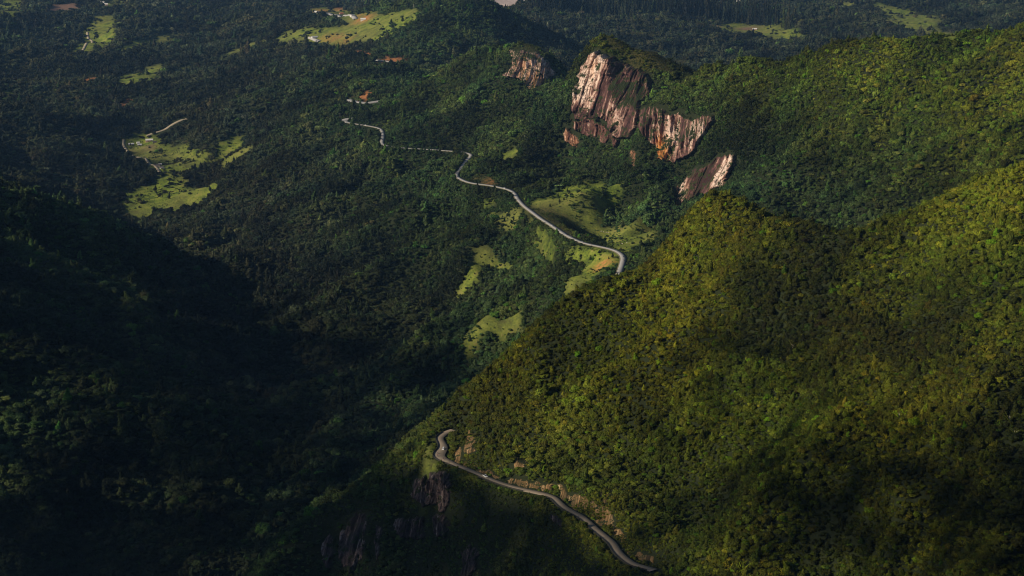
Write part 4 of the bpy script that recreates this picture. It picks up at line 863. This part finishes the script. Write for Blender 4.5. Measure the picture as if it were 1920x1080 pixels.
def car(loc, ang, paint, label, kind='car', long=4.2):
    root = empty('pickup_truck' if kind == 'pickup' else 'car', loc, ang); tag(root, label, kind if kind != 'car' else 'car')
    L = long / 2; low = [(-L, .35), (-L + .05, .75), (-L + .25, .88), (-.2, .93), (L * .45, .9), (L - .15, .74), (L, .55), (L, .32), (L - .2, .24), (-L + .2, .24)]
    MB().prism(low, -.84, .84).build('body', paint, root, bevel=.05)
    if kind == 'pickup': cab = (-.25, 1.15, 1.5)
    elif kind == 'van': cab = (-L + .1, 1.35, 1.95)
    else: cab = (-L + .25, 1.0, 1.46)
    x0, x1, h = cab; mid = (x0 + x1) / 2; ln = x1 - x0 
    MB().box((mid, 0, .9 + (h - .9) / 2), (ln, 1.5, h - .9), .72, .84).build('window_band', GLASS, root, bevel=.04)
    MB().box((mid - .03, 0, h + .015), (ln * .70, 1.24, .06), .95, .95).build('roof', paint, root, bevel=.02)
    if kind == 'pickup': MB().box((-1.35, 0, .97), (1.5, 1.4, .1)).build('bed_cover', RUBBER, root)
    for sx in (-L * .62, L * .62):
        for sy in (-.76, .76): wheel(root, sx, sy)
    for sy in (-.6, .6):
        MB().box((L - .04, sy, .62), (.14, .34, .16)).build('headlight', LAMPW, root, bevel=.02); MB().box((-L + .02, sy, .72), (.1, .28, .18)).build('tail_light', LAMPR, root, bevel=.02)
    return root
def on_road(line, px, py, lat=0.0):
    k = near_idx(line, px, py); p, d, nn = frame_at(line, k); q = p + nn * lat; return (q.x, q.y, q.z + .01), math.atan2(d.y, d.x)
def motorbike(loc, ang, label):
    root = empty('motorcycle', loc, ang); tag(root, label, 'motorcycle')
    for x in (-.68, .72):
        o = empty('wheel', (x, 0, .33)); o.parent = root
        MB().tube([(0, -.06, 0), (0, 0, 0), (0, .06, 0)], [.29, .33, .29], 16).build('tyre', RUBBER, o); MB().tube([(0, -.07, 0), (0, .07, 0)], .2, 12).build('rim', CHROME, o)
    skinned('frame', [(-.6, 0, .4), (-.2, 0, .62), (.2, 0, .7), (.45, 0, .8), (0, 0, .4)], [(0, 1), (1, 2), (2, 3), (1, 4), (4, 2)], [.07, .1, .12, .07, .14], BLACKP, root)
    MB().box((.12, 0, .85), (.5, .3, .22), .6, .7).build('fuel_tank', REDP, root, bevel=.04); MB().box((-.4, 0, .82), (.65, .26, .1)).build('seat', RUBBER, root, bevel=.03)
    MB().tube([(.72, .1, .33), (.5, .1, .95)], .03, 6).tube([(.72, -.1, .33), (.5, -.1, .95)], .03, 6).build('fork', CHROME, root)
    MB().tube([(.38, -.36, 1.02), (.48, 0, .98), (.38, .36, 1.02)], .02, 6).build('handlebar', DARKPOLE, root); MB().box((.66, 0, .88), (.12, .18, .16)).build('headlight', LAMPW, root, bevel=.02)
def person(loc, ang, label, pose, top, hel):
    root = empty('person', loc, ang); tag(root, label, 'person')
    if pose == 'ride':
        P_ = dict(pel=(-.3, 0, .95), che=(-.12, 0, 1.32), nek=(-.05, 0, 1.5), hed=(-.01, 0, 1.66), kn=(.12, .2, .78), ft=(-.05, .2, .34), sh=(-.1, .2, 1.42), el=(.12, .3, 1.2), ha=(.38, .33, 1.06))
    else:
        P_ = dict(pel=(0, 0, .93), che=(0, 0, 1.3), nek=(0, 0, 1.48), hed=(.01, 0, 1.64), kn=(.04, .1, .5), ft=(0, .11, .06), sh=(0, .19, 1.41), el=(-.02, .25, 1.13), ha=(.06, .24, .88))
    def m(p): return (p[0], -p[1], p[2])
    v = [P_['pel'], P_['che'], P_['nek'], P_['hed']]; e = [(0, 1), (1, 2), (2, 3)]; r_ = [.14, .15, .06, .1]
    for s_ in (lambda p: p, m):
        k = len(v); v += [s_(P_['kn']), s_(P_['ft']), s_((P_['ft'][0] + .14, P_['ft'][1], P_['ft'][2] - .02)), s_(P_['sh']), s_(P_['el']), s_(P_['ha'])]
        e += [(0, k), (k, k + 1), (k + 1, k + 2), (1, k + 3), (k + 3, k + 4), (k + 4, k + 5)]; r_ += [.075, .05, .04, .07, .05, .035]
    skinned('body', v, e, r_, SKIN, root, 2)
    skinned('jacket', [P_['pel'], P_['che'], P_['sh'], m(P_['sh']), P_['el'], m(P_['el'])], [(0, 1), (1, 2), (1, 3), (2, 4), (3, 5)], [.165, .18, .09, .09, .07, .07], top, root, 2)
    skinned('trousers', [P_['pel'], P_['kn'], m(P_['kn']), P_['ft'], m(P_['ft'])], [(0, 1), (0, 2), (1, 3), (2, 4)], [.16, .095, .095, .065, .065], JEAN, root, 2)
    if hel: skinned('helmet', [(P_['hed'][0] - .03, 0, P_['hed'][2] - .03), (P_['hed'][0] + .03, 0, P_['hed'][2] + .05)], [(0, 1)], [.15, .13], HELM, root, 2)
    else: skinned('hair', [(P_['hed'][0] - .04, 0, P_['hed'][2] + .02), (P_['hed'][0] + .01, 0, P_['hed'][2] + .07)], [(0, 1)], [.1, .09], JACK, root, 1)
    return root
# near road
p, a_ = on_road(near_road, 828.5, 843.5, .9); car(p, a_, WHITE, 'white hatchback driving round the near road bend')
p, a_ = on_road(near_road, 908, 893, .8); car(p, a_, WHITE, 'white pickup with dark windows on the straight below the bend', 'pickup', 4.9)
for (x, y, lat, lb, tp) in ((823, 851, -1.2, 'black motorcycle leading the group behind the white hatchback', JACK), (822.5, 856, -1.4, 'black motorcycle in the middle of the group', REDC), (832, 862, .4, 'black motorcycle last in the group at the bend', JACK)):
    p, a_ = on_road(near_road, x, y, lat); motorbike(p, a_, lb); person(p, a_, 'rider in ' + ('red' if tp is REDC else 'dark') + ' jacket and helmet on the ' + lb.split(' motorcycle ')[1].replace('leading', 'bike leading').replace('in the middle', 'bike in the middle').replace('last', 'bike last'), 'ride', tp, True)
n_ = len(near_road); offs = -(hw + .1)
parapet(near_road, near_idx(near_road, 838, 810), near_idx(near_road, 990, 920), offs, .8, 'long dark parapet on the valley side of the bend and straight')
parapet(near_road, near_idx(near_road, 1030, 930), n_ - 1, offs, .8, 'dark parapet on the valley side of the lower road curves')
for (x, y, lb) in ((852, 868, 'first lamp post on the parapet below the bend'), (902, 891, 'lamp post beside the white pickup'), (925, 902, 'lamp post halfway down the straight'), (1093, 971, 'lamp post beside the ribbed rock wall'), (1116, 992, 'lamp post just below the ribbed rock wall'),
                   (1144, 1016, 'lamp post at the narrow pinch of the lower road'), (1171, 1048, 'lamp post on the lowest wide road curve')):
    (qx, qy, qz), a_ = on_road(near_road, x, y, -3.4)
    t = empty('street_lamp', (qx, qy, qz - .3), a_ + math.pi / 2); tag(t, 'thin dark ' + lb, 'lamp post', 'lamp posts along the near road')
    MB().tube([(0, 0, -1.5), (0, 0, 3), (0, 0, 6.4)], [.11, .09, .06], 8).build('pole', DARKPOLE, t); MB().tube([(0, 0, 6.3), (.5, 0, 6.6), (1.3, 0, 6.7)], .04, 6).build('arm', DARKPOLE, t); MB().box((1.5, 0, 6.68), (.6, .26, .14), .7, .7).build('lamp_head', STEEL, t, bevel=.03)
# valley road
for (x, y, lat, pt, lb, kd, ll) in ((1035.5, 424, .9, WHITE, 'white car on the middle of the valley road', 'car', 4.3), (1063, 440, -.9, BLACKP, 'black car following the road down past the small pasture', 'car', 4.3),
    (1093, 454.5, .8, SILVER, 'silver car between two motorcycles on the valley road', 'car', 4.2), (948, 353.5, .9, WHITE, 'white van where the valley road turns by the red earth', 'van', 5.4), (1167, 488, -.9, SILVER, 'silver car in the hairpin at the near end of the valley road', 'car', 4.3),
    (1169, 481, 1.1, WHITE, 'white car at the top of the hairpin', 'car', 4.2), (687, 235, .6, WHITE, 'white car beyond the wide upper curve of the valley road', 'car', 4.5), (716, 262, -.8, BLACKP, 'black car on the short steep leg of the valley road', 'car', 4.3)):
    p, a_ = on_road(mid_road, x, y, lat); car(p, a_, pt, lb, kd, ll)
for (x, y, lat, lb) in ((1070, 444, -1.0, 'motorcycle just below the black car'), (1107, 458.5, .6, 'motorcycle below the silver car')):
    p, a_ = on_road(mid_road, x, y, lat); motorbike(p, a_, 'dark ' + lb); person(p, a_, 'rider in dark jacket on the ' + lb, 'ride', JACK, True)
# overlook lot
for k, (x, y, lat, pt, lb) in enumerate(((655, 187, 3, WHITE, 'white car, leftmost in the overlook lot'), (659, 188, 5, BLACKP, 'black car, second from the left in the overlook lot'), (663, 189.5, 3, WHITE, 'white car, third in the overlook lot'), (668, 190.5, 5, REDP, 'red car in the middle of the overlook lot'),
        (675, 192, 4, WHITE, 'white car, last of the row in the overlook lot'), (707, 190.3, -2, WHITE, 'white van parked alone right of the red earth bank'))):
    p, a_ = on_road(far_road, x, y, lat); car(p, a_ + (1.4 if k < 5 else 0), pt, lb, 'van' if k == 5 else 'car', 5.8 if k == 5 else 4.3)
p, a_ = on_road(far_road, 682, 192, 6); person(p, a_, 'person in red jacket standing at the overlook rail', 'stand', REDC, False)
def post(x, y, h, mat, label, r0=.14, arms=True):
    q = cast([x], [y])[0]; t = empty('utility_pole', tuple(q), .5); tag(t, label, 'pole', None)
    MB().tube([(0, 0, -1), (0, 0, h * .5), (0, 0, h)], [r0, r0 * .85, r0 * .7], 8).build('pole', mat, t)
    if arms:
        MB().box((0, 0, h - .6), (2.2, .14, .16)).build('crossarm', mat, t)
        for sx in (-.9, 0, .9): MB().tube([(sx, 0, h - .5), (sx, 0, h - .2)], .06, 6).build('insulator', LAMPW, t)
POLEM = flat('pale_concrete_pole', (.55, .53, .48), .8)
post(870, 294, 10.5, POLEM, 'pale utility pole standing inside the upper road loop'); post(637.5, 222, 11.5, POLEM, 'pale utility pole left of the wide upper curve')
post(1069, 451, 8.0, POLEM, 'pale utility pole beside the valley road below the black car'); post(984, 262, 8, POLEM, 'short pale pole on the wooded slope'); post(1028, 478, 9, DARKPOLE, 'dark utility pole on the grass strip below the road'); post(776, 15, 13, POLEM, 'white mast on top of the far green hill', .5, False)
q = cast([983], [376])[0]; t = empty('road_sign', tuple(q), 0); tag(t, 'bright yellow diamond road sign on the outer kerb of the valley road', 'sign')
MB().tube([(0, 0, -.5), (0, 0, 2.2)], .05, 6).build('post', STEEL, t)
sg = flat('yellow_sign_face', (.75, .72, .04), .5); b_ = MB(); b_.add([(0, -.06, 1.7), (.75, -.06, 2.45), (0, -.06, 3.2), (-.75, -.06, 2.45), (0, -.1, 1.7), (.75, -.1, 2.45), (0, -.1, 3.2), (-.75, -.1, 2.45)], [(0, 1, 2, 3), (7, 6, 5, 4), (0, 4, 5, 1), (1, 5, 6, 2), (2, 6, 7, 3), (3, 7, 4, 0)]); b_.build('panel', sg, t)
# ---- houses ----
WALLW = flat('white_plaster', (.75, .73, .68), .85, .1, var=.12, sc=.8); WALLP = flat('pink_plaster', (.6, .4, .33), .85, .1, var=.12, sc=.8); WALLG = flat('grey_boards', (.22, .2, .18), .9, .1, var=.25, sc=1.5)
ROOFR = flat('clay_tile_roof', (.42, .15, .08), .85, .1, var=.3, sc=2.0); ROOFG = flat('grey_sheet_roof', (.42, .43, .45), .5, .4, var=.2, sc=1.0); ROOFW = flat('pale_sheet_roof', (.7, .68, .66), .5, .3, var=.12, sc=1.0); ROOFD = flat('dark_roof', (.06, .055, .06), .8, .2, var=.3)
DOORM = flat('dark_door_wood', (.1, .06, .04), .7)
def house(px_, py_, w, d, h, ang, wall, roof, label, cat='house'):
    q = cast([px_], [py_])[0]; zb = min(float(ground(q[0] + a, q[1] + b)) for a in (-w / 2, w / 2) for b in (-d / 2, d / 2)); zt = float(ground(q[0], q[1]))
    t = empty('house' if cat == 'house' else 'barn', (q[0], q[1], zt), ang); tag(t, label, cat); lo = zb - zt - .5
    MB().box((0, 0, (h + lo) / 2), (w, d, h - lo)).prism([(-w / 2, h), (w / 2, h), (0, h + w * .0 + d * .28)], -.01, .01).build('wall', wall, t) if False else MB().box((0, 0, (h + lo) / 2), (w, d, h - lo)).build('wall', wall, t)
    g_ = MB(); rh = d * .32; o = .5
    for s_ in (-1, 1):
        g_.add([(-w / 2 - o, s_ * (d / 2 + o), h - .15), (w / 2 + o, s_ * (d / 2 + o), h - .15), (w / 2 + o, 0, h + rh), (-w / 2 - o, 0, h + rh), (-w / 2 - o, s_ * (d / 2 + o), h - .35), (w / 2 + o, s_ * (d / 2 + o), h - .35), (w / 2 + o, 0, h + rh - .2), (-w / 2 - o, 0, h + rh - .2)],
               [(0, 1, 2, 3), (7, 6, 5, 4), (0, 4, 5, 1), (1, 5, 6, 2), (3, 2, 6, 7), (0, 3, 7, 4)])
    g_.build('roof', roof, t)
    for s_ in (-1, 1): MB().add([(s_ * (w / 2 - .02), -d / 2, h), (s_ * (w / 2 - .02), d / 2, h), (s_ * (w / 2 - .02), 0, h + rh - .25), (s_ * (w / 2 - .3), -d / 2, h), (s_ * (w / 2 - .3), d / 2, h), (s_ * (w / 2 - .3), 0, h + rh - .25)], [(0, 1, 2), (5, 4, 3), (0, 3, 4, 1), (1, 4, 5, 2), (2, 5, 3, 0)]).build('gable', wall, t)
    MB().box((w * .12, -d / 2 - .03, 1.05), (1.1, .12, 2.1)).build('door', DOORM, t)
    for x in (-.34, -.12, .34):
        f_ = MB().box((w * x, -d / 2 - .02, 1.6), (1.5, .1, 1.3)).build('window', WALLG, t); MB().box((w * x, -d / 2 - .08, 1.6), (1.2, .06, 1.0)).build('pane', GLASS, f_)
    for s_ in (-1, 1):
        f_ = MB().box((s_ * (w / 2 + .02), 0, 1.6), (.1, 1.5, 1.3)).build('window', WALLG, t); MB().box((s_ * (w / 2 + .08), 0, 1.6), (.06, 1.2, 1.0)).build('pane', GLASS, f_)
    return t
HS = [(280, 265, 17, 9, 3.6, .25, WALLP, ROOFW, 'long farmhouse with pale roof at the top of the valley pasture', 'house'), (290, 268, 9, 7, 3, .1, WALLG, ROOFD, 'small dark shed right of the long farmhouse', 'barn'),
 (259, 269, 7, 5, 2.8, .4, WALLW, ROOFW, 'tiny white hut left of the long farmhouse', 'house'), (246, 272, 13, 7, 3, .3, WALLG, ROOFG, 'grey roofed shed inside the curve of the track', 'barn'), (262, 273, 10, 6, 3, 0, WALLG, ROOFG, 'low grey barn below the tiny white hut', 'barn'),
 (297, 312, 12, 8, 3.4, -.3, WALLG, ROOFD, 'dark roofed farm shed at the end of the track', 'barn'), (304, 316, 9, 7, 3.2, -.2, WALLW, ROOFD, 'white walled house behind the dark farm shed', 'house'), (300, 310, 7, 5, 2.8, .5, WALLW, ROOFW, 'small white roofed hut between the farm sheds', 'house'),
 (404, 358, 5, 4, 2.6, 0, WALLW, ROOFW, 'tiny white hut at the right tip of the lowest pasture', 'house'),
 (183, 4, 22, 12, 5, .2, WALLG, ROOFD, 'dark roofed farm building at the top left', 'house'), (192, 7, 20, 12, 5, -.3, WALLW, ROOFW, 'white roofed building above the far left pasture', 'house'), (199, 10, 14, 10, 5, .1, WALLP, ROOFW, 'pinkish building, rightmost of the far left farm', 'house'),
 (200, 28, 10, 8, 4, 0, WALLW, ROOFW, 'small white hut on the far left pasture edge', 'house'),
 (590, 72, 18, 10, 4.5, .4, WALLW, ROOFG, 'white house at the foot of the far green hill', 'house'), (594, 24, 18, 9, 4.5, -.2, WALLW, ROOFW, 'white house at the left end of the far village', 'house'), (681, 38, 16, 9, 4.5, 0, WALLW, ROOFW, 'white house under the far orange earth bank', 'house'),
 (640, 27, 13, 8, 4, .3, WALLP, ROOFR, 'small red roofed house in the far village', 'house'), (661, 31, 14, 8, 4, .8, WALLW, ROOFG, 'grey roofed house in the far village right of the red roof', 'house'),
 (1384, 2, 22, 12, 5, .1, WALLW, ROOFR, 'white house with red roof at the top right fields', 'house'), (1306, 12, 16, 10, 5, .3, WALLW, ROOFD, 'dark roofed house left of the far plantation clearing', 'house'), (1273, 4, 12, 9, 4, .1, WALLP, ROOFW, 'small pale house at the top edge of the far plain', 'house'),
 (1415, 56, 16, 8, 4, 0, WALLP, ROOFW, 'low pale building on the terraced far field', 'house')]
for q in HS: house(*q)
# ---- cattle ----
COWW = flat('cream_hide', (.72, .66, .56), .9, .1, var=.15, sc=1.5); COWB = flat('brown_hide', (.2, .1, .06), .9, .1, var=.3, sc=1.5)
def cow(px_, py_, ang, mat, label):
    q = cast([px_], [py_])[0]; t = empty('cow', tuple(q), ang); tag(t, label, 'cow')
    v = [(0, 0, 1.0), (.55, 0, 1.02), (-.6, 0, 1.02), (.95, 0, 1.1), (1.3, 0, .95), (1.52, 0, .78)]; e = [(0, 1), (0, 2), (1, 3), (3, 4), (4, 5)]; r_ = [.36, .34, .33, .2, .16, .1]
    for sx, hk in ((.55, 0), (-.62, -.1)):
        for sy in (-.2, .2): k = len(v); v += [(sx, sy, .72), (sx + hk, sy, .4), (sx, sy, .04)]; e += [(1 if sx > 0 else 2, k), (k, k + 1), (k + 1, k + 2)]; r_ += [.14, .075, .06]
    skinned('body', v, e, r_, mat, t, 1); MB().tube([(-.9, 0, 1.2), (-1.02, 0, .9), (-1.0, 0, .45)], [.04, .03, .05], 5).build('tail', mat, t)
    for s_ in (-1, 1): MB().tube([(1.25, .1 * s_, 1.08), (1.24, .28 * s_, 1.1)], [.05, .03], 5).build('ear', mat, t)
for (x, y, a_, mt, lb) in ((1127.5, 434.5, .3, COWW, 'cream cow, leftmost under the trees of the bowl'), (1132, 436, 2.8, COWW, 'cream cow, second from left under the trees'), (1137, 436.5, .1, COWW, 'cream cow, third from left under the trees'), (1141, 437.5, 3.3, COWW, 'cream cow, rightmost of the four under the trees'),
    (1163, 456, .4, COWB, 'brown cow beside the road hairpin pasture'), (1167, 458, 2.9, COWW, 'cream cow between the brown cow and the dark shrub'), (1175, 456, 0.2, COWW, 'cream cow furthest right near the hairpin'), (1180, 460, 1.2, COWB, 'brown cow grazing right of the cream cow')):
    cow(x, y, a_, mt, lb)
